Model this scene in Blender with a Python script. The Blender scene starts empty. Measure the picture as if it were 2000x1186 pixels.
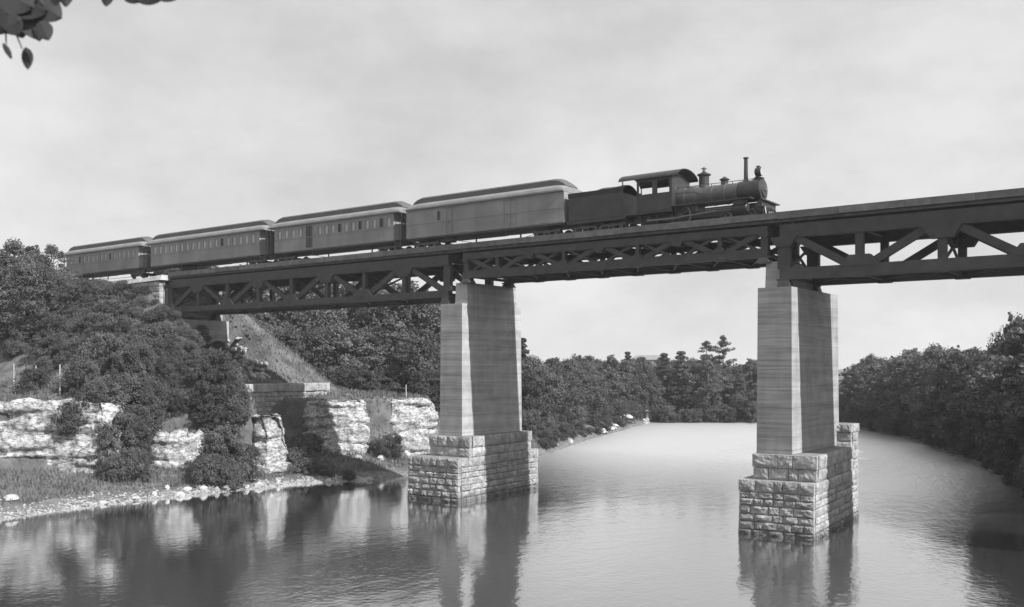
import bpy, math, random
import numpy as np
from mathutils import Vector, Matrix

# ------------------------------------------------------------------ camera, world, sun, exposure
scene = bpy.context.scene
COL = scene.collection
FPX, CX, Y0, PSI, CAMH = 1870.0, 1000.0, 719.0, 0.632, 10.8     # focal length in photo pixels, horizon row, yaw, eye height
SN, CS = math.sin(PSI), math.cos(PSI)
cam_d = bpy.data.cameras.new('camera')
cam = bpy.data.objects.new('camera', cam_d); COL.objects.link(cam)
cam.location = (0, 0, CAMH)
cam.rotation_euler = (math.pi / 2, 0, PSI)
cam_d.sensor_fit = 'HORIZONTAL'; cam_d.sensor_width = 36
cam_d.lens = 36 * FPX / 2000
cam_d.shift_x = 0.0
cam_d.shift_y = (Y0 - 593.0) / 2000.0
cam_d.clip_start = 0.05; cam_d.clip_end = 6000
scene.camera = cam
cam_d.dof.use_dof = True; cam_d.dof.focus_distance = 85; cam_d.dof.aperture_fstop = 5.0

SUN_EL, SUN_YAW = math.radians(40), math.radians(-3.4)           # sun stands along +X, a touch to the camera's side
world = bpy.data.worlds.new('World'); scene.world = world; world.use_nodes = True
wn = world.node_tree.nodes; wl = world.node_tree.links
bg = wn['Background']; bg.inputs['Strength'].default_value = 0.1
sky = wn.new('ShaderNodeTexSky'); sky.sky_type = 'NISHITA'; sky.sun_disc = False
sky.sun_elevation = SUN_EL; sky.sun_rotation = math.radians(90) - SUN_YAW
sky.air_density = 1.0; sky.dust_density = 2.0
bw = wn.new('ShaderNodeRGBToBW'); wl.new(sky.outputs[0], bw.inputs[0])
tc = wn.new('ShaderNodeTexCoord')
mp = wn.new('ShaderNodeMapping'); mp.inputs['Scale'].default_value = (1.0, 1.0, 1.9); mp.inputs['Location'].default_value = (0.35, 1.2, 0.4)
wl.new(tc.outputs['Generated'], mp.inputs[0])
nz = wn.new('ShaderNodeTexNoise'); nz.inputs['Scale'].default_value = 2.3; nz.inputs['Detail'].default_value = 7; nz.inputs['Roughness'].default_value = 0.6
wl.new(mp.outputs[0], nz.inputs['Vector'])
rmp = wn.new('ShaderNodeValToRGB')
cr = rmp.color_ramp; cr.elements[0].position = 0.38; cr.elements[0].color = (5.3, 5.3, 5.3, 1); cr.elements[1].position = 0.60; cr.elements[1].color = (7.1, 7.1, 7.1, 1)
wl.new(nz.outputs['Fac'], rmp.inputs[0])
mx = wn.new('ShaderNodeMixRGB'); mx.inputs[0].default_value = 0.88
sxyz = wn.new('ShaderNodeSeparateXYZ'); wl.new(tc.outputs['Generated'], sxyz.inputs[0])
grd = wn.new('ShaderNodeMapRange'); grd.inputs[1].default_value = 0.0; grd.inputs[2].default_value = 0.4; grd.inputs[3].default_value = 1.10; grd.inputs[4].default_value = 0.93   # cloud sheet thins towards the horizon
wl.new(sxyz.outputs['Z'], grd.inputs[0])
mg = wn.new('ShaderNodeMixRGB'); mg.blend_type = 'MULTIPLY'; mg.inputs[0].default_value = 1; wl.new(rmp.outputs[0], mg.inputs[1]); wl.new(grd.outputs[0], mg.inputs[2])
wl.new(bw.outputs[0], mx.inputs[1]); wl.new(mg.outputs[0], mx.inputs[2]); wl.new(mx.outputs[0], bg.inputs['Color'])

sl = bpy.data.lights.new('sun', 'SUN'); sl.energy = 5.0; sl.angle = math.radians(0.6); sl.color = (1, 1, 1)
sun = bpy.data.objects.new('sun', sl); COL.objects.link(sun)
sdir = Vector((math.cos(SUN_YAW) * math.cos(SUN_EL), math.sin(SUN_YAW) * math.cos(SUN_EL), math.sin(SUN_EL)))
sun.rotation_euler = sdir.to_track_quat('Z', 'Y').to_euler()
sun.location = (60, -10, 80)

scene.view_settings.view_transform = 'Standard'; scene.view_settings.look = 'None'
scene.view_settings.exposure = 0.3; scene.view_settings.gamma = 1.0
scene.render.engine = 'CYCLES'
scene.cycles.use_denoising = True
scene.cycles.max_bounces = 6; scene.cycles.transparent_max_bounces = 4
scene.cycles.caustics_reflective = False; scene.cycles.caustics_refractive = False

# ------------------------------------------------------------------ helpers
R = random.Random(7)
def ray(x, y):
    t = (x - CX) / FPX
    return (-SN + t * CS, CS + t * SN, (Y0 - y) / FPX)
def at_y(x, y, Y):                 # point of a photo pixel on the plane Y
    d = ray(x, y); k = Y / d[1]; return Vector((d[0] * k, Y, CAMH + d[2] * k))
def at_f(x, y, F):                 # point of a photo pixel at depth F
    d = ray(x, y); return Vector((d[0] * F, d[1] * F, CAMH + d[2] * F))
def at_z(x, y, z):
    d = ray(x, y); k = (z - CAMH) / d[2]; return Vector((d[0] * k, d[1] * k, z))

def tag(o, label=None, cat=None, group=None, kind=None):
    if label: o['label'] = label
    if cat: o['category'] = cat
    if group: o['group'] = group
    if kind: o['kind'] = kind
    return o
def empty(name, loc, label=None, cat=None, group=None):
    o = bpy.data.objects.new(name, None); COL.objects.link(o); o.location = loc; o.empty_display_size = 0.5
    return tag(o, label, cat, group)
def link(name, mesh, parent=None, loc=(0, 0, 0), rz=0.0, scale=(1, 1, 1)):
    o = bpy.data.objects.new(name, mesh); COL.objects.link(o)
    o.parent = parent; o.location = loc; o.rotation_euler = (0, 0, rz); o.scale = scale
    return o
class MB:
    def __init__(s): s.v = []; s.f = []; s.sm = False
    def add(s, v, f):
        n = len(s.v); s.v += [tuple(q) for q in v]; s.f += [tuple(i + n for i in q) for q in f]; return s
    def box(s, a, b):
        x0, y0, z0 = a; x1, y1, z1 = b
        return s.add([(x0,y0,z0),(x1,y0,z0),(x1,y1,z0),(x0,y1,z0),(x0,y0,z1),(x1,y0,z1),(x1,y1,z1),(x0,y1,z1)],
                     [(3,2,1,0),(4,5,6,7),(0,1,5,4),(1,2,6,5),(2,3,7,6),(3,0,4,7)])
    def taper(s, a, b, dx, dy):     # box whose top is drawn in by dx, dy
        x0, y0, z0 = a; x1, y1, z1 = b
        return s.add([(x0,y0,z0),(x1,y0,z0),(x1,y1,z0),(x0,y1,z0),(x0+dx,y0+dy,z1),(x1-dx,y0+dy,z1),(x1-dx,y1-dy,z1),(x0+dx,y1-dy,z1)],
                     [(3,2,1,0),(4,5,6,7),(0,1,5,4),(1,2,6,5),(2,3,7,6),(3,0,4,7)])
    def beam(s, p, q, w, h, up=(0, 0, 1)):
        p, q = Vector(p), Vector(q); d = (q - p).normalized(); u = Vector(up)
        if abs(d.dot(u)) > .98: u = Vector((1, 0, 0))
        a = d.cross(u).normalized(); b = a.cross(d)
        v = []
        for e in (p, q):
            for i, j in ((-1,-1),(1,-1),(1,1),(-1,1)): v.append(e + a * (i * w / 2) + b * (j * h / 2))
        return s.add(v, [(0,1,2,3),(7,6,5,4),(0,4,5,1),(1,5,6,2),(2,6,7,3),(3,7,4,0)])
    def lathe(s, p, axis, prof, n=20, cap=True):    # prof: (distance along axis, radius)
        p = Vector(p); d = Vector(axis).normalized(); u = Vector((0, 0, 1)) if abs(d.z) < .9 else Vector((1, 0, 0))
        a = d.cross(u).normalized(); b = d.cross(a); v = []; f = []
        for t, r in prof:
            for k in range(n):
                w = 2 * math.pi * k / n; v.append(p + d * t + (a * math.cos(w) + b * math.sin(w)) * r)
        for i in range(len(prof) - 1):
            for k in range(n):
                f.append((i*n+k, i*n+(k+1) % n, (i+1)*n+(k+1) % n, (i+1)*n+k))
        if cap: f.append(tuple(range(n))); f.append(tuple((len(prof)-1)*n + k for k in range(n - 1, -1, -1)))
        return s.add(v, f)
    def tube(s, pts, radii, n=7):
        pts = [Vector(p) for p in pts]; v = []; f = []
        for i, p in enumerate(pts):
            d = (pts[min(i+1, len(pts)-1)] - pts[max(i-1, 0)]).normalized(); u = Vector((0, 1, 0)) if abs(d.y) < .9 else Vector((1, 0, 0))
            a = d.cross(u).normalized(); b = d.cross(a)
            for k in range(n):
                w = 2 * math.pi * k / n; v.append(p + (a * math.cos(w) + b * math.sin(w)) * radii[i])
        for i in range(len(pts) - 1):
            for k in range(n): f.append((i*n+k, i*n+(k+1) % n, (i+1)*n+(k+1) % n, (i+1)*n+k))
        f.append(tuple((len(pts)-1)*n + k for k in range(n)))
        return s.add(v, f)
    def prism(s, prof, x0, x1):      # closed (y,z) outline swept along X
        n = len(prof)
        v = [(x0, y, z) for y, z in prof] + [(x1, y, z) for y, z in prof]
        f = [(i, (i+1) % n, n + (i+1) % n, n + i) for i in range(n)] + [tuple(range(n-1, -1, -1)), tuple(range(n, 2*n))]
        return s.add(v, f)
    def mesh(s, name, mat, off=(0, 0, 0)):
        m = bpy.data.meshes.new(name)
        m.from_pydata([(x-off[0], y-off[1], z-off[2]) for x, y, z in s.v], [], s.f)
        m.materials.append(mat)
        if s.sm: m.shade_smooth()
        m.update(); return m
    def build(s, name, mat, parent=None):
        off = Vector((0, 0, 0)); q = parent
        while q is not None: off += Vector(q.location); q = q.parent
        return link(name, s.mesh(name, mat, off), parent)
def fast_mesh(name, v, f, mat):      # v (n,3), f (m,k) numpy
    m = bpy.data.meshes.new(name); k = f.shape[1]
    m.vertices.add(len(v)); m.vertices.foreach_set('co', np.ascontiguousarray(v, np.float32).ravel())
    m.loops.add(f.size); m.loops.foreach_set('vertex_index', np.ascontiguousarray(f, np.int32).ravel())
    m.polygons.add(len(f)); m.polygons.foreach_set('loop_start', np.arange(0, f.size, k, dtype=np.int32))
    m.materials.append(mat); m.update(calc_edges=True); return m

# ------------------------------------------------------------------ materials (the print is black and white: every colour is a grey)
def newmat(name):
    m = bpy.data.materials.new(name); m.use_nodes = True
    return m, m.node_tree.nodes, m.node_tree.links, m.node_tree.nodes['Principled BSDF']
def grey_mat(name, lo, hi, scale=1.0, rough=0.75, bump=0.0, bscale=None, stretch=(1, 1, 1), coord='Object', detail=8, r0=0.3, r1=0.7, vary=0.0):
    m, n, l, p = newmat(name)
    t = n.new('ShaderNodeTexCoord'); mp = n.new('ShaderNodeMapping'); mp.inputs['Scale'].default_value = stretch
    if coord == 'World':
        g = n.new('ShaderNodeNewGeometry'); l.new(g.outputs['Position'], mp.inputs[0])
    else: l.new(t.outputs[coord], mp.inputs[0])
    z = n.new('ShaderNodeTexNoise'); z.inputs['Scale'].default_value = scale; z.inputs['Detail'].default_value = detail; z.inputs['Roughness'].default_value = 0.62
    l.new(mp.outputs[0], z.inputs['Vector'])
    c = n.new('ShaderNodeValToRGB'); c.color_ramp.elements[0].position = r0; c.color_ramp.elements[1].position = r1
    c.color_ramp.elements[0].color = (lo, lo, lo, 1); c.color_ramp.elements[1].color = (hi, hi, hi, 1)
    l.new(z.outputs['Fac'], c.inputs[0]); out = c.outputs[0]
    if vary:
        oi = n.new('ShaderNodeObjectInfo'); mr = n.new('ShaderNodeMapRange'); mr.inputs[3].default_value = 1 - vary; mr.inputs[4].default_value = 1 + vary
        l.new(oi.outputs['Random'], mr.inputs[0])
        mu = n.new('ShaderNodeMixRGB'); mu.blend_type = 'MULTIPLY'; mu.inputs[0].default_value = 1
        l.new(out, mu.inputs[1]); l.new(mr.outputs[0], mu.inputs[2]); out = mu.outputs[0]
    l.new(out, p.inputs['Base Color']); p.inputs['Roughness'].default_value = rough
    if bump:
        z2 = n.new('ShaderNodeTexNoise'); z2.inputs['Scale'].default_value = bscale or scale * 4; z2.inputs['Detail'].default_value = 6
        l.new(mp.outputs[0], z2.inputs['Vector'])
        b = n.new('ShaderNodeBump'); b.inputs['Strength'].default_value = 1; b.inputs['Distance'].default_value = bump
        l.new(z2.outputs['Fac'], b.inputs['Height']); l.new(b.outputs[0], p.inputs['Normal'])
    return m
def leaf_mat(name, lo, hi, scale, trans=0.3):
    m, n, l, p = newmat(name); n.remove(p)
    g = n.new('ShaderNodeNewGeometry'); z = n.new('ShaderNodeTexNoise'); z.inputs['Scale'].default_value = scale; z.inputs['Detail'].default_value = 4
    l.new(g.outputs['Position'], z.inputs['Vector'])
    c = n.new('ShaderNodeValToRGB'); c.color_ramp.elements[0].position = 0.32; c.color_ramp.elements[1].position = 0.68
    c.color_ramp.elements[0].color = (lo, lo, lo, 1); c.color_ramp.elements[1].color = (hi, hi, hi, 1); l.new(z.outputs['Fac'], c.inputs[0])
    oi = n.new('ShaderNodeObjectInfo'); mr = n.new('ShaderNodeMapRange'); mr.inputs[3].default_value = 0.72; mr.inputs[4].default_value = 1.3
    l.new(oi.outputs['Random'], mr.inputs[0])
    mu = n.new('ShaderNodeMixRGB'); mu.blend_type = 'MULTIPLY'; mu.inputs[0].default_value = 1
    l.new(c.outputs[0], mu.inputs[1]); l.new(mr.outputs[0], mu.inputs[2])
    d = n.new('ShaderNodeBsdfDiffuse'); t = n.new('ShaderNodeBsdfTranslucent'); mx = n.new('ShaderNodeMixShader'); mx.inputs[0].default_value = trans
    l.new(mu.outputs[0], d.inputs['Color']); l.new(mu.outputs[0], t.inputs['Color'])
    l.new(d.outputs[0], mx.inputs[1]); l.new(t.outputs[0], mx.inputs[2]); l.new(mx.outputs[0], n['Material Output'].inputs['Surface'])
    return m

M = {}
M['steel'] = grey_mat('bridge_steel', 0.028, 0.062, 1.3, 0.6, 0.004, 30)
M['timber'] = grey_mat('deck_timber', 0.09, 0.17, 2.0, 0.85, 0.01, 12, vary=0.25)
M['rail'] = grey_mat('rail_steel', 0.12, 0.2, 3, 0.4)
M['mortar'] = grey_mat('mortar', 0.16, 0.26, 2.0, 0.9, 0.01, 20)
M['stone'] = grey_mat('cut_limestone', 0.22, 0.48, 1.6, 0.88, 0.09, 4.5, coord='World', vary=0.16)
def wet_foot(m):
    n, l = m.node_tree.nodes, m.node_tree.links; p = n['Principled BSDF']; src = p.inputs['Base Color'].links[0].from_socket
    g = n.new('ShaderNodeNewGeometry'); sp = n.new('ShaderNodeSeparateXYZ'); l.new(g.outputs['Position'], sp.inputs[0])
    z = n.new('ShaderNodeTexNoise'); z.inputs['Scale'].default_value = 1.3; z.inputs['Detail'].default_value = 5; l.new(g.outputs['Position'], z.inputs['Vector'])
    a = n.new('ShaderNodeMath'); a.operation = 'MULTIPLY_ADD'; a.inputs[1].default_value = -.9; l.new(z.outputs['Fac'], a.inputs[0]); l.new(sp.outputs['Z'], a.inputs[2])
    r = n.new('ShaderNodeMapRange'); r.inputs[1].default_value = -.35; r.inputs[2].default_value = .25; r.inputs[3].default_value = .42; r.inputs[4].default_value = 1; l.new(a.outputs[0], r.inputs[0])
    q = n.new('ShaderNodeMixRGB'); q.blend_type = 'MULTIPLY'; q.inputs[0].default_value = 1; l.new(src, q.inputs[1]); l.new(r.outputs[0], q.inputs[2]); l.new(q.outputs[0], p.inputs['Base Color'])
wet_foot(M['stone'])
M['rock'] = grey_mat('rubble_limestone', 0.3, 0.62, 1.2, 0.9, 0.04, 7, coord='World', vary=0.2)
M['trunk'] = grey_mat('bark', 0.07, 0.16, 3, 0.95, 0.03, 10, stretch=(1, 1, .25))
M['leaf_a'] = leaf_mat('broad_leaf', 0.095, 0.195, 0.55)
M['leaf_b'] = leaf_mat('shrub_leaf', 0.085, 0.185, 0.8)
M['needle'] = leaf_mat('needles', 0.07, 0.14, 0.8, 0.15)
M['grass'] = leaf_mat('grass_blades', 0.11, 0.22, 0.6, 0.3)
M['near_leaf'] = leaf_mat('near_leaf', 0.07, 0.10, 8, 0.3)
M['post'] = grey_mat('weathered_post', 0.3, 0.45, 4, 0.9, 0.01, 20)
M['loco'] = grey_mat('black_engine_paint', 0.022, 0.05, 1.5, 0.42)
M['boiler'] = grey_mat('planished_boiler', 0.06, 0.12, 1.2, 0.38)
M['brass'] = grey_mat('dull_metal', 0.12, 0.2, 3, 0.35)
M['coal'] = grey_mat('coal', 0.02, 0.05, 5, 0.6, 0.05, 9)
M['car'] = grey_mat('varnished_car_side', 0.24, 0.31, 0.7, 0.55, 0.006, 26, stretch=(1, 1, .02))
def boards(m):
    n, l = m.node_tree.nodes, m.node_tree.links; p = n['Principled BSDF']; src = p.inputs['Base Color'].links[0].from_socket
    g = n.new('ShaderNodeNewGeometry'); w = n.new('ShaderNodeTexWave'); w.bands_direction = 'X'; w.inputs['Scale'].default_value = 2.6; w.inputs['Distortion'].default_value = .2; l.new(g.outputs['Position'], w.inputs['Vector'])
    r = n.new('ShaderNodeMapRange'); r.inputs[1].default_value = .02; r.inputs[2].default_value = .2; r.inputs[3].default_value = .72; r.inputs[4].default_value = 1; l.new(w.outputs['Fac'], r.inputs[0])
    z = n.new('ShaderNodeTexNoise'); z.inputs['Scale'].default_value = .5; z.inputs['Detail'].default_value = 6; l.new(g.outputs['Position'], z.inputs['Vector'])
    d = n.new('ShaderNodeMapRange'); d.inputs[1].default_value = .3; d.inputs[2].default_value = .7; d.inputs[3].default_value = .78; d.inputs[4].default_value = 1.12; l.new(z.outputs['Fac'], d.inputs[0])
    for k in (r, d):
        q = n.new('ShaderNodeMixRGB'); q.blend_type = 'MULTIPLY'; q.inputs[0].default_value = 1; l.new(src, q.inputs[1]); l.new(k.outputs[0], q.inputs[2]); src = q.outputs[0]
    l.new(src, p.inputs['Base Color'])
boards(M['car'])
M['cardark'] = grey_mat('dark_car_paint', 0.06, 0.1, 1, 0.6)
M['roof'] = grey_mat('canvas_roof', 0.19, 0.27, 0.8, 0.7)
M['monitor'] = grey_mat('clerestory_paint', 0.075, 0.11, 0.8, 0.6)
M['blind'] = grey_mat('window_blind', 0.36, 0.5, 2, 0.25)
M['dark'] = grey_mat('dark_opening', 0.03, 0.045, 1, 0.5)
M['wheel'] = grey_mat('wheel_iron', 0.05, 0.08, 2, 0.55)

# concrete with the lift lines of its formwork
def concrete(k=1.0):
    m, n, l, p = newmat('board_formed_concrete')
    g = n.new('ShaderNodeNewGeometry')
    def noise(scl, st, det):
        mp = n.new('ShaderNodeMapping'); mp.inputs['Scale'].default_value = st; l.new(g.outputs['Position'], mp.inputs[0])
        z = n.new('ShaderNodeTexNoise'); z.inputs['Scale'].default_value = scl; z.inputs['Detail'].default_value = det; l.new(mp.outputs[0], z.inputs['Vector']); return z.outputs['Fac']
    a = noise(1.0, (.06, .06, 1.5), 3); b = noise(1.0, (.25, .25, 5.0), 4); c = noise(0.9, (1, 1, 1), 8)
    def mixf(x, y, t):
        q = n.new('ShaderNodeMath'); q.operation = 'MULTIPLY_ADD'; q.inputs[1].default_value = t; l.new(x, q.inputs[0])
        if hasattr(y, 'links'): l.new(y, q.inputs[2])
        else: q.inputs[2].default_value = y
        return q.outputs[0]
    s = mixf(c, mixf(b, mixf(a, 0.0, 0.42), 0.25), 0.33)
    r = n.new('ShaderNodeValToRGB'); e = r.color_ramp.elements
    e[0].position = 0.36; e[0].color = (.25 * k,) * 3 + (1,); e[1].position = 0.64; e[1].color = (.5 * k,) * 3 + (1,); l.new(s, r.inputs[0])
    sp = n.new('ShaderNodeSeparateXYZ'); l.new(g.outputs['Position'], sp.inputs[0])
    wob = n.new('ShaderNodeMath'); wob.operation = 'MULTIPLY_ADD'; wob.inputs[1].default_value = .10; l.new(c, wob.inputs[0]); l.new(sp.outputs['Z'], wob.inputs[2])
    md = n.new('ShaderNodeMath'); md.operation = 'FRACT'; dv = n.new('ShaderNodeMath'); dv.operation = 'DIVIDE'; dv.inputs[1].default_value = 1.37; l.new(wob.outputs[0], dv.inputs[0]); l.new(dv.outputs[0], md.inputs[0])
    ln_ = n.new('ShaderNodeValToRGB'); q = ln_.color_ramp.elements; q[0].position = 0.0; q[0].color = (.62, .62, .62, 1); q[1].position = .045; q[1].color = (1, 1, 1, 1); l.new(md.outputs[0], ln_.inputs[0])
    run = n.new('ShaderNodeValToRGB'); q = run.color_ramp.elements; q[0].position = .32; q[0].color = (.88, .88, .88, 1); q[1].position = .52; q[1].color = (1, 1, 1, 1); l.new(noise(1.0, (1.5, 1.5, .1), 5), run.inputs[0])
    m1 = n.new('ShaderNodeMixRGB'); m1.blend_type = 'MULTIPLY'; m1.inputs[0].default_value = 1; l.new(r.outputs[0], m1.inputs[1]); l.new(ln_.outputs[0], m1.inputs[2])
    m2 = n.new('ShaderNodeMixRGB'); m2.blend_type = 'MULTIPLY'; m2.inputs[0].default_value = 1; l.new(m1.outputs[0], m2.inputs[1]); l.new(run.outputs[0], m2.inputs[2])
    l.new(m2.outputs[0], p.inputs['Base Color']); p.inputs['Roughness'].default_value = .85
    bp = n.new('ShaderNodeBump'); bp.inputs['Distance'].default_value = .02; l.new(b, bp.inputs['Height']); l.new(bp.outputs[0], p.inputs['Normal'])
    return m
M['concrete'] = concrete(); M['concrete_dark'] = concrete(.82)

def limestone():
    m, n, l, p = newmat('cliff_limestone')
    g = n.new('ShaderNodeNewGeometry')
    def noise(scl, st, det, ro=.6):
        mp = n.new('ShaderNodeMapping'); mp.inputs['Scale'].default_value = st; l.new(g.outputs['Position'], mp.inputs[0])
        z = n.new('ShaderNodeTexNoise'); z.inputs['Scale'].default_value = scl; z.inputs['Detail'].default_value = det; z.inputs['Roughness'].default_value = ro; l.new(mp.outputs[0], z.inputs['Vector']); return z.outputs['Fac']
    def ramp(x, a, b, u, v):
        r = n.new('ShaderNodeValToRGB'); e = r.color_ramp.elements; e[0].position = a; e[0].color = (u,)*3 + (1,); e[1].position = b; e[1].color = (v,)*3 + (1,); l.new(x, r.inputs[0]); return r.outputs[0]
    base = ramp(noise(1.1, (1, 1, 1), 9, .7), .35, .62, .38, .70)
    crack = ramp(noise(1.0, (2.6, 2.6, 4.2), 10, .8), .42, .52, .34, 1.0)     # lichen, moss and open joints
    stain = ramp(noise(1.0, (.8, .8, .22), 5), .30, .5, .6, 1.0)
    def mul(a, b):
        q = n.new('ShaderNodeMixRGB'); q.blend_type = 'MULTIPLY'; q.inputs[0].default_value = 1; l.new(a, q.inputs[1]); l.new(b, q.inputs[2]); return q.outputs[0]
    vm = n.new('ShaderNodeMapping'); vm.inputs['Scale'].default_value = (.9, .9, 2.6); l.new(g.outputs['Position'], vm.inputs[0])
    wn_ = n.new('ShaderNodeTexNoise'); wn_.inputs['Scale'].default_value = 1.5; l.new(vm.outputs[0], wn_.inputs['Vector'])
    wa = n.new('ShaderNodeMixRGB'); wa.blend_type = 'ADD'; wa.inputs[0].default_value = .5; l.new(vm.outputs[0], wa.inputs[1]); l.new(wn_.outputs['Color'], wa.inputs[2])
    vo = n.new('ShaderNodeTexVoronoi'); vo.feature = 'DISTANCE_TO_EDGE'; vo.inputs['Scale'].default_value = 1.0; l.new(wa.outputs[0], vo.inputs['Vector'])
    joint = ramp(vo.outputs['Distance'], .01, .09, .48, 1.0)
    l.new(mul(mul(mul(base, crack), stain), joint), p.inputs['Base Color']); p.inputs['Roughness'].default_value = .92
    bp = n.new('ShaderNodeBump'); bp.inputs['Distance'].default_value = .18; l.new(noise(1.6, (1, 1, 2.2), 9, .7), bp.inputs['Height']); l.new(bp.outputs[0], p.inputs['Normal'])
    return m
M['cliff'] = limestone()

def ground_mat():
    m, n, l, p = newmat('bank_ground')
    g = n.new('ShaderNodeNewGeometry')
    def noise(scl, det):
        z = n.new('ShaderNodeTexNoise'); z.inputs['Scale'].default_value = scl; z.inputs['Detail'].default_value = det; l.new(g.outputs['Position'], z.inputs['Vector']); return z.outputs['Fac']
    def ramp(x, a, b, u, v):
        r = n.new('ShaderNodeValToRGB'); e = r.color_ramp.elements; e[0].position = a; e[0].color = (u,)*3 + (1,); e[1].position = b; e[1].color = (v,)*3 + (1,); l.new(x, r.inputs[0]); return r.outputs[0]
    turf = ramp(noise(.55, 8), .35, .65, .075, .165)
    gravel = ramp(noise(3.5, 6), .4, .6, .09, .24)
    sep = n.new('ShaderNodeSeparateXYZ'); l.new(g.outputs['Position'], sep.inputs[0])
    ad = n.new('ShaderNodeMath'); ad.operation = 'MULTIPLY_ADD'; ad.inputs[1].default_value = 1.2; l.new(noise(.8, 5), ad.inputs[0]); l.new(sep.outputs['Z'], ad.inputs[2])
    fac = ramp(ad.outputs[0], 0.0, 1.0, 0, 1)
    mr = n.new('ShaderNodeMapRange'); mr.inputs[1].default_value = .75; mr.inputs[2].default_value = 1.15; l.new(ad.outputs[0], mr.inputs[0])
    mx = n.new('ShaderNodeMixRGB'); l.new(mr.outputs[0], mx.inputs[0]); l.new(gravel, mx.inputs[1]); l.new(turf, mx.inputs[2])
    l.new(mx.outputs[0], p.inputs['Base Color']); p.inputs['Roughness'].default_value = .95
    bp = n.new('ShaderNodeBump'); bp.inputs['Distance'].default_value = .25; l.new(noise(2.2, 8), bp.inputs['Height']); l.new(bp.outputs[0], p.inputs['Normal'])
    return m
M['ground'] = ground_mat()

def water_mat():
    m, n, l, p = newmat('river_water')
    p.inputs['Base Color'].default_value = (.09, .09, .09, 1); p.inputs['Roughness'].default_value = .05; p.inputs['IOR'].default_value = 2.7
    g = n.new('ShaderNodeNewGeometry')
    def noise(scl, st, det, rot=0):
        mp = n.new('ShaderNodeMapping'); mp.inputs['Scale'].default_value = st; mp.inputs['Rotation'].default_value = (0, 0, rot); l.new(g.outputs['Position'], mp.inputs[0])
        z = n.new('ShaderNodeTexNoise'); z.inputs['Scale'].default_value = scl; z.inputs['Detail'].default_value = det; l.new(mp.outputs[0], z.inputs['Vector']); return z.outputs['Fac']
    fine = noise(2.6, (1, 1, 1), 4); mid = noise(.8, (1, .6, 1), 3, .5)
    ad = n.new('ShaderNodeMath'); ad.operation = 'MULTIPLY_ADD'; ad.inputs[1].default_value = 1.6; l.new(mid, ad.inputs[0]); l.new(fine, ad.inputs[2])
    # wind: ripples in open water, calmer in patches and along the left shore
    sep = n.new('ShaderNodeSeparateXYZ'); l.new(g.outputs['Position'], sep.inputs[0])
    sh = n.new('ShaderNodeMapRange'); sh.inputs[1].default_value = -66; sh.inputs[2].default_value = -44; sh.inputs[3].default_value = .35; sh.inputs[4].default_value = 1.0; l.new(sep.outputs['X'], sh.inputs[0])
    fy = n.new('ShaderNodeMapRange'); fy.inputs[1].default_value = 66; fy.inputs[2].default_value = 100; fy.inputs[3].default_value = .55; fy.inputs[4].default_value = 4.5; l.new(sep.outputs['Y'], fy.inputs[0])
    ro = n.new('ShaderNodeMapRange'); ro.inputs[1].default_value = 64; ro.inputs[2].default_value = 110; ro.inputs[3].default_value = .06; ro.inputs[4].default_value = .52; l.new(sep.outputs['Y'], ro.inputs[0]); 
    pt = n.new('ShaderNodeMapRange'); pt.inputs[1].default_value = .36; pt.inputs[2].default_value = .6; pt.inputs[3].default_value = .45; pt.inputs[4].default_value = 1.2; l.new(noise(.06, (1, .45, 1), 4, .6), pt.inputs[0])
    a = n.new('ShaderNodeMath'); a.operation = 'MULTIPLY'; l.new(sh.outputs[0], a.inputs[0]); l.new(fy.outputs[0], a.inputs[1])
    b = n.new('ShaderNodeMath'); b.operation = 'MULTIPLY'; l.new(a.outputs[0], b.inputs[0]); l.new(pt.outputs[0], b.inputs[1])
    d = n.new('ShaderNodeMath'); d.operation = 'MULTIPLY'; d.inputs[1].default_value = .022; l.new(b.outputs[0], d.inputs[0])
    bp = n.new('ShaderNodeBump'); bp.inputs['Strength'].default_value = 1; l.new(d.outputs[0], bp.inputs['Distance']); l.new(ad.outputs[0], bp.inputs['Height'])
    df = n.new('ShaderNodeBsdfDiffuse'); df.inputs['Color'].default_value = (.055, .055, .055, 1)
    gl = n.new('ShaderNodeBsdfGlossy'); gl.inputs['Color'].default_value = (.95, .95, .95, 1); l.new(ro.outputs[0], gl.inputs['Roughness']); l.new(bp.outputs[0], gl.inputs['Normal'])
    fr = n.new('ShaderNodeFresnel'); fr.inputs['IOR'].default_value = 1.45; l.new(bp.outputs[0], fr.inputs['Normal'])
    fm = n.new('ShaderNodeMapRange'); fm.inputs[1].default_value = 0; fm.inputs[2].default_value = .5; fm.inputs[3].default_value = .26; fm.inputs[4].default_value = .94; l.new(fr.outputs[0], fm.inputs[0])
    ms = n.new('ShaderNodeMixShader'); l.new(fm.outputs[0], ms.inputs[0]); l.new(df.outputs[0], ms.inputs[1]); l.new(gl.outputs[0], ms.inputs[2])
    l.new(ms.outputs[0], n['Material Output'].inputs['Surface']); n.remove(p)
    return m
M['water'] = water_mat()

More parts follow.
